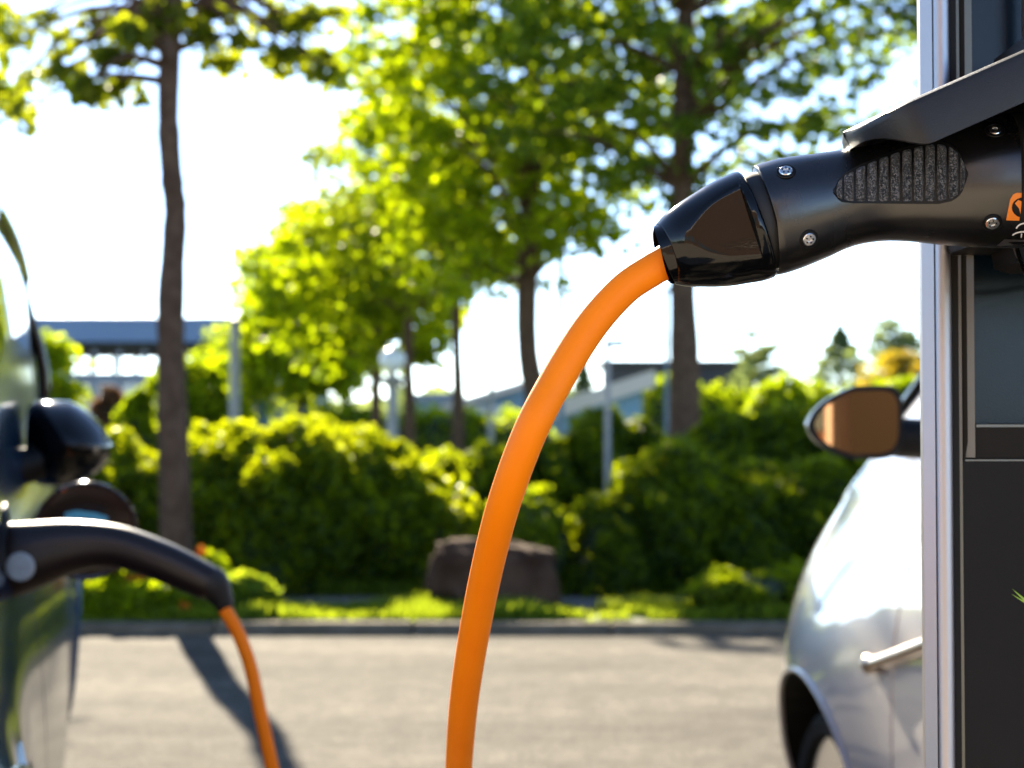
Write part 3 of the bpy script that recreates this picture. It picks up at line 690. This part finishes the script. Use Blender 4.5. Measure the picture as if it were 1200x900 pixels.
# ------------------------------------------------------------------ station plug
PY = 1.0
pp = at(893, 260, PY)
def ring_loft(keys, Y, seg=72, sup=2.3, n=10, skew=None, clampf=None):
    # keys: (px,py,r_px, depth ratio); returns verts/faces, cross-section normal to the path, in the XZ plane
    K = [Vector((k[0], k[1], k[2])) for k in keys]; D = [Vector((k[3], (k[4] if len(k) > 4 else 0), 0)) for k in keys]
    Ks = spline(K, n); Ds = spline(D, n); V = []; Fc = []
    C = [at(k.x, k.y, Y + d.y) for k, d in zip(Ks, Ds)]
    for i, (k, d) in enumerate(zip(Ks, Ds)):
        t = (C[min(i + 1, len(C) - 1)] - C[max(i - 1, 0)]).normalized(); t.y *= .0; t.normalize()
        v = Vector((-t.z, 0, t.x)); 
        if v.z < 0: v = -v
        r = k.z / F * (Y + d.y)
        for j in range(seg):
            a = 2 * math.pi * j / seg; ca, sa = math.cos(a), math.sin(a)
            e = 2 / sup; x_ = math.copysign(abs(ca) ** e, ca) * r; y_ = math.copysign(abs(sa) ** e, sa) * r * d.x
            if clampf: x_, y_ = clampf(i / (len(Ks) - 1), x_ / r, y_ / r, k.z); x_ *= r; y_ *= r
            V.append(C[i] + v * x_ + Vector((0, -y_, 0)) + (t * (y_ * skew(i / (len(Ks) - 1))) if skew else Vector((0, 0, 0))))
    m_ = len(C)
    for i in range(m_ - 1):
        for j in range(seg):
            j2 = (j + 1) % seg; Fc.append((i * seg + j, i * seg + j2, (i + 1) * seg + j2, (i + 1) * seg + j))
    return V, Fc, m_, seg
plug = empty('charging_plug', pp); tag(plug, 'glossy black charging plug with orange sticker, pushed into the charging post', 'charging plug', 'black charging plugs')
V, Fc, m_, sg = ring_loft([(899, 258, 62.5, .95), (900.5, 257.6, 65, .95), (904, 256.6, 66, .95), (925, 250, 65.5, .95), (950, 243, 62.5, .95), (975, 236, 58.5, .95), (1000, 230.5, 56.5, .95), (1030, 226, 57, .95), (1060, 222.5, 61, .95), (1095, 219, 68, .93), (1130, 215.5, 74, .92), (1165, 213, 77.5, .92), (1200, 212, 78, .92), (1240, 211, 70, .92)], PY, sup=2.15)
Fc += [tuple(range(sg))[::-1], tuple((m_ - 1) * sg + k for k in range(sg))]
body = MB().add(V, Fc).build('body', M['plugbody'], plug, 40)
bvh = BVHTree.FromPolygons([tuple(v) for v in V], Fc)
def onb(px, py, off=0.0):
    d = ray(px, py).normalized(); h, nn, _, _ = bvh.ray_cast(CAM, d)
    if h is None: return at(px, py, PY), Vector((0, -1, 0))
    if nn.dot(d) > 0: nn = -nn
    return h + nn * off, nn
# groove ring between nose and body
V, Fc, m_, sg = ring_loft([(884, 263, 58, .95), (892, 260.3, 59, .95), (902, 258, 58, .95)], PY, sup=2.15, n=3)
MB().add(V, Fc).build('seal_ring', M['rubber'], plug, 40)
# nose, with thumb facets cut flat in front and behind
def nosecl(s, x, y, r):
    f = lambda a, b, t: max(0, min(1, (t - a) / (b - a)))
    q = 1 - f(.715, .735, s); D = (49.5 - 5 * x + 26 * (1 - q)) / r
    k = .022; D -= .02 * q * (1 - min(1, (x / .6) ** 2)); m = min(abs(y), D); y = math.copysign(max(0, m - k * math.log(math.exp(-(abs(y) - m) / k) + math.exp(-(D - m) / k))), y)
    return x, y
V, Fc, m_, sg = ring_loft([(780, 298, 35.5, .95), (781.5, 297.5, 37.5, .96), (794, 293.3, 45, .96), (815, 286, 53, .96), (840, 278, 60, .96), (862, 270.5, 64, .96), (878, 265.5, 66, .96), (884, 263.3, 65.5, .96), (886.5, 262.4, 63, .96)], PY, sup=2.1, seg=240, n=26, clampf=nosecl, skew=lambda q: .22 * max(0, 1 - q / .5) ** 1.2)
# mouth: inner lip
Vi, Fi, mi, sgi = ring_loft([(780, 298, 35.5, .95), (779.6, 298.1, 33.5, .95), (782, 297.3, 31, .95), (800, 291, 27, .95)], PY, sup=2.1, seg=110, n=3, skew=lambda q: .22)
MB().add(V, Fc).build('nose', M['plugnose'], plug, 50)
Fi.append(tuple((mi - 1) * sgi + k for k in range(sgi)))
MB().add(Vi, Fi).build('cable_gland', M['gland'], plug, 50)
# screws
for (x, y) in [(921, 201), (948, 280), (1166, 153), (1163, 261)]:
    p, nn = onb(x, y)
    MB().lathe([(.0052, .00005), (.0049, .0005), (.0042, .0006), (.0037, .0001)], p, nn, 28).build('screw_recess', M['black'], plug, 30)
    s = MB().lathe([(.0036, 0), (.0036, .0008), (.0032, .0012), (.0014, .0013), (.0012, .0006), (0, .0006)], p, nn, 24).build('screw', M['screw'], plug, 30)
    mm = MB(); u = nn.orthogonal().normalized()
    for k in range(5):
        a = 2 * math.pi * k / 5; uu = Matrix.Rotation(a, 3, nn) @ u; q = p + uu * .0019 + nn * .0012
        mm.lathe([(.00045, 0), (.00045, .0004), (0, .0004)], q, nn, 8)
    mm.build('screw_slot', M['black'], plug)
# grip patch
def grip_top(x):
    P = [(978, 224), (982, 213), (990, 205), (1005, 197), (1030, 186), (1055, 177), (1080, 170), (1100, 168), (1113, 171), (1122, 178), (1129, 190), (1133, 204)]
    for (a, b), (c_, d) in zip(P, P[1:]):
        if a <= x <= c_: return b + (d - b) * (x - a) / (c_ - a)
    return 204
def grip_bot(x):
    P = [(978, 224), (981, 231), (987, 235), (1000, 236.5), (1060, 237), (1100, 237), (1115, 234), (1124, 228), (1130, 219), (1133, 204)]
    for (a, b), (c_, d) in zip(P, P[1:]):
        if a <= x <= c_: return b + (d - b) * (x - a) / (c_ - a)
    return 204
def patch(x0, x1, nx, ny, off, ins=0.0, ext=0.0):
    V = []; Fc = []
    for i in range(nx + 1):
        x = x0 + (x1 - x0) * i / nx; a, b = grip_top(min(max(x, 978), 1133)) - ext, grip_bot(min(max(x, 978), 1133)) + ext
        for j in range(ny + 1):
            t = j / ny; y = a + ins + (b - a - 2 * ins) * t
            V.append(onb(x, y, off(i / nx, t))[0])
    for i in range(nx):
        for j in range(ny): q = i * (ny + 1) + j; Fc.append((q, q + 1, q + ny + 2, q + ny + 1))
    return V, Fc
V, Fc = patch(976.5, 1134.5, 48, 8, lambda s, t: .00015 + .0006 * (1 if (t in (0, 1)) else 0), ext=1.6)
MB().add(V, Fc).build('grip_pad', M['black'], plug, 60)
xs = [979, 988] + [988 + 13.6 * k for k in range(1, 11)] + [1132.3]
for a, b in zip(xs, xs[1:]):
    def off(s, t):
        e = math.sin(math.pi * min(max(s, .0), 1)) ** .5 * min(1, math.sin(math.pi * t) * 3.2); return .00012 + .0019 * e
    V, Fc = patch(a + 1.2, b - 1.2, 8, 18, off)
    MB().add(V, Fc).build('grip_rib', M['grit'], plug, 80)
# stickers: orange badge, disc with glyph, white strokes, silver label
def poly_on(pts, off, sub=10):
    V = []; Fc = []; cxp = sum(p[0] for p in pts) / len(pts); cyp = sum(p[1] for p in pts) / len(pts); n = len(pts)
    for r in range(1, 4):
        for p in pts: V.append(onb(cxp + (p[0] - cxp) * r / 3, cyp + (p[1] - cyp) * r / 3, off)[0])
    V.append(onb(cxp, cyp, off)[0]); c0 = 3 * n
    for i in range(n):
        i2 = (i + 1) % n; Fc += [(c0, i, i2), (i, n + i, n + i2, i2), (n + i, 2 * n + i, 2 * n + i2, n + i2)]
    return MB().add(V, Fc)
poly_on([(1179, 258), (1181, 247), (1184, 233), (1187, 228), (1191, 226), (1205, 226), (1218, 227), (1216, 258), (1197, 258.5)], .0002).build('orange_badge', M['stick_orange'], plug)
poly_on([(1200 + 14.5 * math.cos(a / 20 * 6.2832), 243 + 12 * math.sin(a / 20 * 6.2832)) for a in range(20)], .0004).build('badge_disc', M['black'], plug)
poly_on([(1189, 238), (1193, 234), (1198, 236), (1203, 233), (1207, 238), (1204, 243), (1207, 250), (1201, 248), (1196, 252), (1194, 244)], .0006).build('badge_mark', M['stick_orange'], plug)
def arc(c, rx, ry, a0, a1, w):
    V = []; Fc = []; n = 14
    for i in range(n + 1):
        a = R(a0 + (a1 - a0) * i / n)
        for q in (-w, w): V.append(onb(c[0] + (rx + q) * math.cos(a), c[1] - (ry + q) * math.sin(a), .0004)[0])
    for i in range(n): Fc.append((2 * i, 2 * i + 1, 2 * i + 3, 2 * i + 2))
    return MB().add(V, Fc)
ar = arc((1203, 268), 12, 7, 75, 175, .9); a2 = arc((1200, 277), 14, 6, 60, 165, .9); ar.add(a2.V, a2.F)
for (x, y) in [(1197, 273), (1203, 272)]:
    V, Fc = [onb(x - .8, y, .0004)[0], onb(x + .8, y, .0004)[0], onb(x + .3, y + 5, .0004)[0], onb(x - .9, y + 5, .0004)[0]], [(0, 1, 2, 3)]; ar.add(V, Fc)
ar.build('white_symbol', M['stick_white'], plug)
poly_on([(1168, 287.5), (1177, 280), (1195, 280.5), (1215, 280), (1215, 288)], .0003).build('silver_label', M['silver'], plug)
poly_on([(1181, 283), (1190, 282.6), (1212, 282.6), (1212, 285.4), (1188, 285.6)], .0005).build('label_print', M['black'], plug)
# thin black leads below the plug
ld = MB(); ld.tube(spline([at(1190, 288, 1.03), at(1194, 302, 1.04), at(1200, 316, 1.05), at(1212, 332, 1.07), at(1240, 330, 1.1)], 6), .0016, 8)
o = ld.build('sensor_lead', M['plugnose'], st, 60)

# ------------------------------------------------------------------ orange cable (one cable from post plug to car plug)
LY = 2.5
cp = [(800, 293, 1.0), (781, 306, 1.0), (762, 317, 1.0), (730, 339, .998), (692, 382, .995), (655, 441, .99), (624, 500, .985), (597, 570, 1.0), (577, 640, 1.035), (558, 730, 1.10), (544, 820, 1.18), (537.5, 900, 1.28), (536, 960, 1.36)]
P3 = [at(*c_) for c_ in cp] + [Vector((-.040, 1.47, .70)), Vector((-.040, 1.58, .57)), Vector((-.038, 1.69, .39)), Vector((-.030, 1.79, .18)), Vector((-.005, 1.90, .04)), Vector((.03, 2.08, .010)), Vector((.06, 2.40, .010)), Vector((-.05, 2.75, .012)), Vector((-.22, 2.80, .014)), Vector((-.30, 2.66, .10)), Vector((-.31, 2.56, .3))]
P3 += [at(330, 960, 2.5), at(319, 900, 2.5), at(306, 840, 2.5), at(293, 780, 2.5), at(278, 740, 2.5), at(262, 712, 2.5), at(255, 698, 2.5)]
cb = MB().tube(spline(P3, 10), .0091, 24)
cab = cb.build('charging_cable', M['cable'], None, 80); tag(cab, 'orange charging cable arching from the post plug down and up to the car plug', 'cable')

# ------------------------------------------------------------------ cars
def smooth(a, b, t): t = max(0, min(1, (t - a) / (b - a))); return t * t * (3 - 2 * t)
class Car:
    def __init__(s, label, paint, W=.83, Lr=-1.75, Lf=2.05, wy=1.2, zb=.98, roof=1.48, shoulder=.17, kr=.26, group='parked cars', hood=.95, tum=.20, cexp=.42, fl=.018, barrel=0, ws=(1.15, .30), ang=0, loc=(0, 0), R_=.31):
        s.W, s.Lr, s.Lf, s.wy, s.zb, s.roof, s.sh, s.kr, s.tum, s.cexp, s.fl, s.barrel, s.ws, s.R = W, Lr, Lf, wy, zb, roof, shoulder, kr, tum, cexp, fl, barrel, ws, R_
        s.root = empty('parked_car', (loc[0], loc[1], 0), ang); tag(s.root, label, 'car', group); s.paint = paint
        s.make()
    def w(s, y):
        t = max(0, -s.wy + .12 - y - .0); d = s.kr * t * t * 1.4
        e = (y - (s.Lf - .75)); d2 = .30 * (e / .75) ** 2 if e > 0 else 0
        edge = y - s.Lr; 
        if edge < .22: d += .22 * (1 - edge / .22) ** 2.2
        ef = s.Lf - y
        if ef < .2: d2 += .2 * (1 - ef / .2) ** 2.2
        return s.W - d - d2 - s.barrel * (y / 1.8) ** 2
    def zbelt(s, y): return s.zb - .03 * smooth(0, 1.2, y) - .16 * smooth(.9, s.Lf, y) - .05 * smooth(s.Lr + .25, s.Lr, y)
    def ztop(s, y):
        zb = s.zbelt(y); hood = zb + .06 - .10 * smooth(s.Lf - .5, s.Lf, y)
        c = (1 - smooth(s.ws[1], s.ws[0], y)) * smooth(s.Lr - .03, s.Lr + .50, y)
        return hood + (s.roof - hood) * c
    def zlow(s, y): return .2 + .06 * smooth(s.Lf - .4, s.Lf, y) + .08 * smooth(s.Lr + .3, s.Lr, y)
    def side(s, y, t):
        W = s.w(y); f = .07 * max(0, 1 - t / .35) ** 2 + s.sh * max(0, (t - .52) / .48) ** 2.5
        fl = s.fl * (math.exp(-((y - s.wy) / .34) ** 2) + math.exp(-((y + s.wy) / .34) ** 2)) * math.exp(-((t - .45) / .3) ** 2)
        return W - f + fl - s.barrel * 1.6 * (t - .45) ** 2, s.zlow(y) + (s.zbelt(y) - s.zlow(y)) * t
    def sx(s, y, z): return s.side(y, (z - s.zlow(y)) / (s.zbelt(y) - s.zlow(y)))[0]
    def make(s):
        ys = set(np.round(np.linspace(s.Lr, s.Lf, 96), 4)); seams = [-.42, .72]
        for e in (.004, .01, .02, .04, .07, .11): ys |= {round(s.Lr + e, 4), round(s.Lf - e, 4)}
        for q in seams: ys = {y for y in ys if abs(y - q) > .012} | {q - .006, q - .003, q + .003, q + .006}
        ys = sorted(ys); nT, nU = 22, 18; V = []; cols = nT + nU
        for y in ys:
            row = []; inset = .008 if any(abs(abs(y - q) - .003) < 1e-4 for q in seams) else 0
            for j in range(nT):
                x, z = s.side(y, j / (nT - 1)); row.append((x - (inset if 1 < j < nT - 1 else 0), y, z))
            xb, zb = row[-1][0], row[-1][2]; zt = s.ztop(y)
            for j in range(1, nU + 1):
                a = math.pi / 2 * j / nU; zz = zb + (zt - zb) * math.sin(a) ** .85
                xx = xb * math.cos(a) ** s.cexp * (1 - s.tum * (zz - zb) / .5) if j < nU else 0
                row.append((xx, y, zz))
            V.append(row)
        ny = len(ys); ncol = nT + nU
        # arch cut
        AR = s.R + .068
        VV = [[list(p) for p in r] for r in V]
        def inside(y, z): return any(math.hypot(y - c_, z - s.R) < AR for c_ in (-s.wy, s.wy))
        dele = set()
        for i in range(ny - 1):
            for j in range(nT - 1):
                yc = (ys[i] + ys[i + 1]) / 2; zc = (V[i][j][2] + V[i][j + 1][2]) / 2
                if inside(yc, zc): dele.add((i, j))
        for i in range(ny):
            for j in range(nT):
                nb = [(i + a, j + b) for a in (-1, 0) for b in (-1, 0)]; dn = [q in dele for q in nb if 0 <= q[0] < ny - 1 and 0 <= q[1] < nT - 1]
                if any(dn) and not all(dn):
                    for c_ in (-s.wy, s.wy):
                        dy, dz = V[i][j][1] - c_, V[i][j][2] - s.R; d = math.hypot(dy, dz)
                        if d < AR + .1:
                            if j == 0: VV[i][j][1] = c_ + math.copysign(math.sqrt(max(0, AR ** 2 - dz ** 2)), dy)
                            else: VV[i][j][1] = c_ + dy * AR / d; VV[i][j][2] = s.R + dz * AR / d
        reg = {}
        def kind(i, j):
            y = (ys[i] + ys[i + 1]) / 2
            if j < nT: return 'body'
            u = (j - nT) / nU; zt = s.ztop(y); zc = (V[i][j][2] + V[i][min(j + 1, ncol - 1)][2]) / 2
            hgt = zt - s.zbelt(y)
            if hgt < .12: return 'body'
            if s.ws[1] + .05 < y < s.ws[0] - .13 and u > .42: return 'windscreen'
            if s.Lr + .06 < y < s.Lr + .34 and u > .42: return 'rear_window'
            if .06 < u < .42 and (-1.30 < y < -.50 or -.40 < y < s.ws[1] + .32 ) and hgt > .2: return 'side_window'
            return 'body'
        for sgn in (-1, 1):
            for i in range(ny - 1):
                for j in range(ncol - 1):
                    if (i, j) in dele: continue
                    k = kind(i, j); nm = k if k != 'side_window' else k + ('a' if ys[i] < -.45 else 'b') + str(sgn)
                    mbb = reg.setdefault(nm, [{}, [], []]); idx = []
                    for (a, b) in ((i, j), (i + 1, j), (i + 1, j + 1), (i, j + 1)):
                        key = (a, b, sgn if VV[a][b][0] > 1e-6 else 0)
                        if key not in mbb[0]:
                            mbb[0][key] = len(mbb[1]); p = VV[a][b]; mbb[1].append((p[0] * sgn, p[1], p[2]))
                        idx.append(mbb[0][key])
                    if len(set(idx)) >= 3: mbb[2].append(tuple(idx if sgn > 0 else idx[::-1]))
        # end caps in the body mesh
        bd = reg['body']
        for i in (0, ny - 1):
            loop = []
            for sgn in (1, -1):
                rg = range(ncol) if sgn > 0 else range(ncol - 2, -1, -1)
                for j in rg:
                    p = VV[i][j]; bd[1].append((p[0] * sgn, p[1], p[2])); loop.append(len(bd[1]) - 1)
            bd[2].append(tuple(loop))
        for k, (d, vv, ff) in reg.items():
            nm = 'side_window' if k.startswith('side') else k
            o = MB().add(vv, ff).build(nm, s.paint if nm == 'body' else M['glass_dark'], s.root, 50, world=False)
        for sgn in (-1, 1):
            P = []
            for y in np.linspace(s.ws[0] - .22, -1.28, 26):
                zb = s.zbelt(y); zt = s.ztop(y); zz = zb + (zt - zb) * .60; cs = math.sqrt(max(0, 1 - (.60 ** (1 / .85)) ** 2))
                P.append((sgn * (s.side(y, 1)[0] * cs ** s.cexp * (1 - s.tum * (zz - zb) / .5) + .004), y, zz))
            yb = P[-1][1]; P.append((P[-1][0] * .995, yb - .05, P[-1][2] - .05)); P.append((sgn * (s.side(yb - .12, 1)[0] + .004), yb - .12, s.zbelt(yb) + .22)); P.append((sgn * (s.side(yb - .16, 1)[0] + .004), yb - .16, s.zbelt(yb)))
            MB().tube(spline(P, 3), .015, 8).build('door_frame', M['plugnose'], s.root, 60, world=False)
        # underbody
        MB().box((-s.W + .12, s.Lr + .15, .17), (s.W - .12, s.Lf - .2, .24)).build('underbody', M['black'], s.root, world=False)
        for sgn in (-1, 1):
            for c_ in (-s.wy, s.wy):
                P = []; L2 = MB()
                for k in range(37):
                    a = R(-8 + 196 * k / 36); y, z = c_ + math.cos(a) * AR, s.R + math.sin(a) * AR; P.append((sgn * (s.sx(y, max(z, s.zlow(y))) + .001), y, z))
                L2.tube(P, .0055, 8); L2.build('wheel_arch_lip', s.paint, s.root, 60, world=False)
                wl = MB(); Vw = []; Fw = []
                for k in range(25):
                    a = R(-12 + 204 * k / 24); y, z = c_ + math.cos(a) * (AR + .004), s.R + math.sin(a) * (AR + .004)
                    Vw += [(sgn * (s.sx(y, max(z, s.zlow(y))) - .004), y, z), (sgn * (s.W - .32), y, z)]
                for k in range(24): Fw.append((2 * k, 2 * k + 1, 2 * k + 3, 2 * k + 2))
                Fw.append(tuple(2 * k + 1 for k in range(25)))
                wl.add(Vw, Fw).build('wheel_well', M['black'], s.root, world=False)
                wx = sgn * (s.w(c_) - .008)
                wr = empty('wheel', (wx, c_, s.R), 0, s.root)
                T = MB().lathe([(s.R * .76, .02), (s.R * .79, .006), (s.R * .88, 0), (s.R * .95, .012), (s.R, .045), (s.R, .15), (s.R * .95, .18), (s.R * .76, .185)], (0, 0, 0), (-sgn, 0, 0), 56)
                T.build('tyre', M['tyre'], wr, 40, world=False)
                rm = MB().lathe([(s.R * .775, .018), (s.R * .745, .022), (s.R * .715, .035), (s.R * .68, .12), (s.R * .2, .125), (0, .125)], (0, 0, 0), (-sgn, 0, 0), 48)
                for k in range(7):
                    a = 2 * math.pi * k / 7; ca, sa = math.cos(a), math.sin(a)
                    def q(r, wd, h): return [Vector((-sgn * h, ca * r - sa * wd, sa * r + ca * wd)), Vector((-sgn * h, ca * r + sa * wd, sa * r - ca * wd))]
                    A1 = q(.03, .018, .035) + q(s.R * .73, .028, .022); B1 = q(.03, .022, .06) + q(s.R * .73, .034, .05)
                    rm.add(A1 + B1, [(0, 1, 3, 2), (4, 6, 7, 5), (0, 2, 6, 4), (1, 5, 7, 3), (0, 4, 5, 1), (2, 3, 7, 6)])
                rm.lathe([(.045, .06), (.045, .03), (.038, .022), (0, .02)], (0, 0, 0), (-sgn, 0, 0), 24)
                rm.build('rim', M['alloy'], wr, 35, world=False)
        for sgn in (-1, 1):
            y = s.Lf - .20; MB().sphere((sgn * (s.w(y) - .14), y, .70), .13, 18, 12, (1, .9, .62)).build('headlight', M['clear'], s.root, 80, world=False)
            y = s.Lr + .09; MB().sphere((sgn * (s.w(y) - .10), y, .80), .085, 18, 12, (1, .9, 1.2)).build('tail_light', M['redlens'], s.root, 80, world=False)
    def handle(s, sgn, y, z, L=.2, tilt=0.0, name='door_handle'):
        P = [(sgn * (s.sx(y + L * t, z + tilt * t) + .004 + (.028 * math.sin(math.pi * min(1, max(0, t))) ** .5 if name == 'door_handle' else .008)), y + L * t, z + tilt * t) for t in np.linspace(0, 1, 14)]
        rr = [.011] + [.0095] * 12 + [.009]; mb = MB().tube(P, rr, 12)
        mb.sphere(P[0], .017, 14, 10, (.9, 1, 1)); return mb.build(name, M['chrome'], s.root, 60, world=False)
    def mirror(s, sgn, y, z, hw=.115, hh=.073, out=.06, housing=None, arm=.05, yaw=0.0):
        x0 = s.sx(y, s.zb - .02) - .02; cxm = x0 + out + hw
        n, seg = 14, 32; mb = MB(); V = []; Fc = []
        def outline(a, k):   # asymmetrical: rounded outside, squarer inside
            ca, sa = math.cos(a), math.sin(a); e = .95 if ca > 0 else .40
            return Vector((math.copysign(abs(ca) ** e, ca) * hw * k, 0, (math.copysign(abs(sa) ** (.85 if ca > 0 else .6), sa) * hh * (1.0 - .25 * max(0, ca)) - (.16 * ca * hh if sa > 0 else 0)) * k))
        for i in range(n + 1):
            t = i / n; k = math.cos(t * math.pi / 2) ** .6 if t < 1 else .02
            for j in range(seg):
                p = outline(2 * math.pi * j / seg, k); V.append(Vector((sgn * (cxm + p.x), y + t * .11, z + p.z)))
        for i in range(n):
            for j in range(seg): j2 = (j + 1) % seg; Fc.append((i * seg + j, i * seg + j2, (i + 1) * seg + j2, (i + 1) * seg + j))
        Fc.append(tuple(n * seg + j for j in range(seg)))
        root = empty('wing_mirror', (0, 0, 0), 0, s.root)
        mb.add(V, Fc).build('mirror_housing', housing or s.paint, root, 50, world=False)
        bz = MB(); V = []; Fc = []
        for (k, dy) in ((1.0, 0.0), (.98, -.004), (.86, -.004), (.845, .006)):
            for j in range(seg): p = outline(2 * math.pi * j / seg, k); V.append(Vector((sgn * (cxm + p.x), y + dy, z + p.z)))
        for i in range(3):
            for j in range(seg): j2 = (j + 1) % seg; Fc.append((i * seg + j, i * seg + j2, (i + 1) * seg + j2, (i + 1) * seg + j))
        bz.add(V, Fc).build('mirror_bezel', M['black'], root, 30, world=False)
        V = [Vector((sgn * (cxm + outline(2 * math.pi * j / seg, .85).x), y + .003 + yaw * outline(2 * math.pi * j / seg, .85).x, z + outline(2 * math.pi * j / seg, .85).z)) for j in range(seg)]
        MB().add(V, [tuple(range(seg))]).build('mirror_glass', M['mirror'], root, world=False)
        MB().tube(spline([(sgn * (x0 - .05), y + .06, z - .045), (sgn * (x0 + .02), y + .055, z - .035), (sgn * (x0 + out + .03), y + .05, z - .02)], 4), [.036] * 4 + [.032] * 4 + [.026], 12).build('mirror_arm', M['black'], root, 60, world=False)

# white car on the right: rear-left wheel near the picture edge
def place(local, world, ang):
    c_, s_ = math.cos(ang), math.sin(ang); return (world[0] - (c_ * local[0] - s_ * local[1]), world[1] - (s_ * local[0] + c_ * local[1]))
A_ = R(5.5)
whub = (X(978, 3.6), 3.6)
car1 = Car('pearl white hatchback parked behind the charging post, front left wheel showing', M['white_paint'], loc=place((-.80, 1.2), whub, A_), ang=A_, W=.83, zb=1.02, shoulder=.10, fl=.045, tum=.10, cexp=.22, ws=(1.50, .55), R_=.27)
car1.handle(-1, .80, .672, L=-.50, tilt=.125, name='side_trim')
car1.handle(-1, -.40, .80, L=.17)
car1.mirror(-1, .45, 1.083, hw=.074, hh=.056, out=.182, yaw=.25)
car1.mirror(1, .45, 1.083, hw=.074, hh=.056, out=.182, yaw=.25)
# dark car on the left, plugged in, nose towards the viewer
B_ = R(12.0)
pw = at(10, 655, LY); sock_y = .92
kw = dict(W=.85, Lr=-1.85, Lf=2.15, wy=1.42, zb=.99, roof=1.74, shoulder=.04, kr=.05, tum=.04, cexp=.15, fl=.045, barrel=.05, R_=.32)
_w = .85 - .013 + .01 - .05 * (.92 / 1.8) ** 2 - .08 * .085 - .04 * max(0, ((pw.z - .2) / .76 - .52) / .48) ** 2
car2 = Car('dark glossy car at the left edge with its charging flap open', M['dark_paint'], loc=place((-_w, sock_y), (pw.x, pw.y), B_ + math.pi), ang=B_ + math.pi, **kw)
car2.mirror(-1, .10, 1.045, hw=.075, hh=.075, out=.01, housing=M['plugnose'])
car2.mirror(1, .10, 1.045, hw=.075, hh=.075, out=.01, housing=M['plugnose'])
sxp = car2.sx(sock_y, pw.z)
MB().lathe([(.075, 0), (.075, .006), (.068, .008), (.05, .008), (.045, .002), (0, .002)], (-(sxp - .004), sock_y, pw.z), (-1, 0, 0), 40).build('charge_port', M['black'], car2.root, 30, world=False)
def flap():
    fl = empty('charge_flap', (0, 0, 0), 0, car2.root)
    # disc standing out from the body, hinged at its front, seen face on
    Yf = 2.66; c_ = at(101, 622, Yf); rd = 60 / F * Yf
    Mi = car2_inv
    cl = Mi @ c_; ax = (Mi.to_3x3() @ Vector((.25, -1, -.22))).normalized()
    MB().lathe([(0, -.006), (rd * .9, -.006), (rd, -.001), (rd, .002), (rd * .96, .004), (rd * .9, .0015), (rd * .55, .003), (0, .004)], cl, ax, 48).build('flap_disc', M['flap'], fl, 25, world=False)
    a = Mi @ at(78, 603, Yf - .02); b = Mi @ at(126, 608, Yf - .02)
    q = [Mi @ at(76, 601, Yf - .025), Mi @ at(90, 598, Yf - .025), Mi @ at(112, 601, Yf - .025), Mi @ at(127, 606, Yf - .025), Mi @ at(124, 616, Yf - .025), Mi @ at(76, 616, Yf - .025)]
    MB().add(q + [p + Vector((0, .004, 0)) for p in q], [tuple(range(6)), tuple(range(11, 5, -1))] + [(i, (i + 1) % 6, 6 + (i + 1) % 6, 6 + i) for i in range(6)]).build('cyan_label', M['cyan'], fl, world=False)
    h = Mi @ at(42, 612, Yf + .02)
    MB().tube([h, cl + (h - cl) * .62], .012, 10).build('flap_hinge', M['black'], fl, world=False)
car2_inv = (Matrix.Translation(car2.root.location) @ Matrix.Rotation(B_ + math.pi, 4, 'Z')).inverted()
flap()

# ------------------------------------------------------------------ plug in the car
plug2 = empty('charging_plug', at(100, 640, LY)); tag(plug2, 'dark curved charging plug with round grey button, pushed into the dark car', 'charging plug', 'black charging plugs')
V, Fc, m_, sg = ring_loft([(-12, 657, 44, .75), (10, 656, 44, .75), (40, 650, 39.5, .8), (75, 642, 33, .85), (110, 638.5, 27.5, .9), (140, 641, 25, .95), (170, 650, 24, 1), (200, 662, 23.5, 1), (228, 675, 22, 1), (248, 684, 19.5, 1), (250, 685, 15, 1)], LY, sup=2.3, seg=56, n=6)
Fc += [tuple(range(sg))[::-1], tuple((m_ - 1) * sg + k for k in range(sg))]
MB().add(V, Fc).build('body', M['brown_plug'], plug2, 50)
V, Fc, m_, sg = ring_loft([(244, 681, 20.5, 1), (252, 688, 19, 1), (259, 700, 14, 1), (264, 711, 10.5, 1), (264.5, 712, 9, 1)], LY, sup=2.1, seg=36, n=4)
Fc += [tuple(range(sg))[::-1], tuple((m_ - 1) * sg + k for k in range(sg))]
MB().add(V, Fc).build('strain_relief', M['rubber'], plug2, 50)
p = at(24, 664, LY - .035)
MB().lathe([(.019, -.012), (.019, .002), (.017, .004), (0, .0045)], p, (0, -1, 0), 32).build('button', M['button'], plug2, 30)
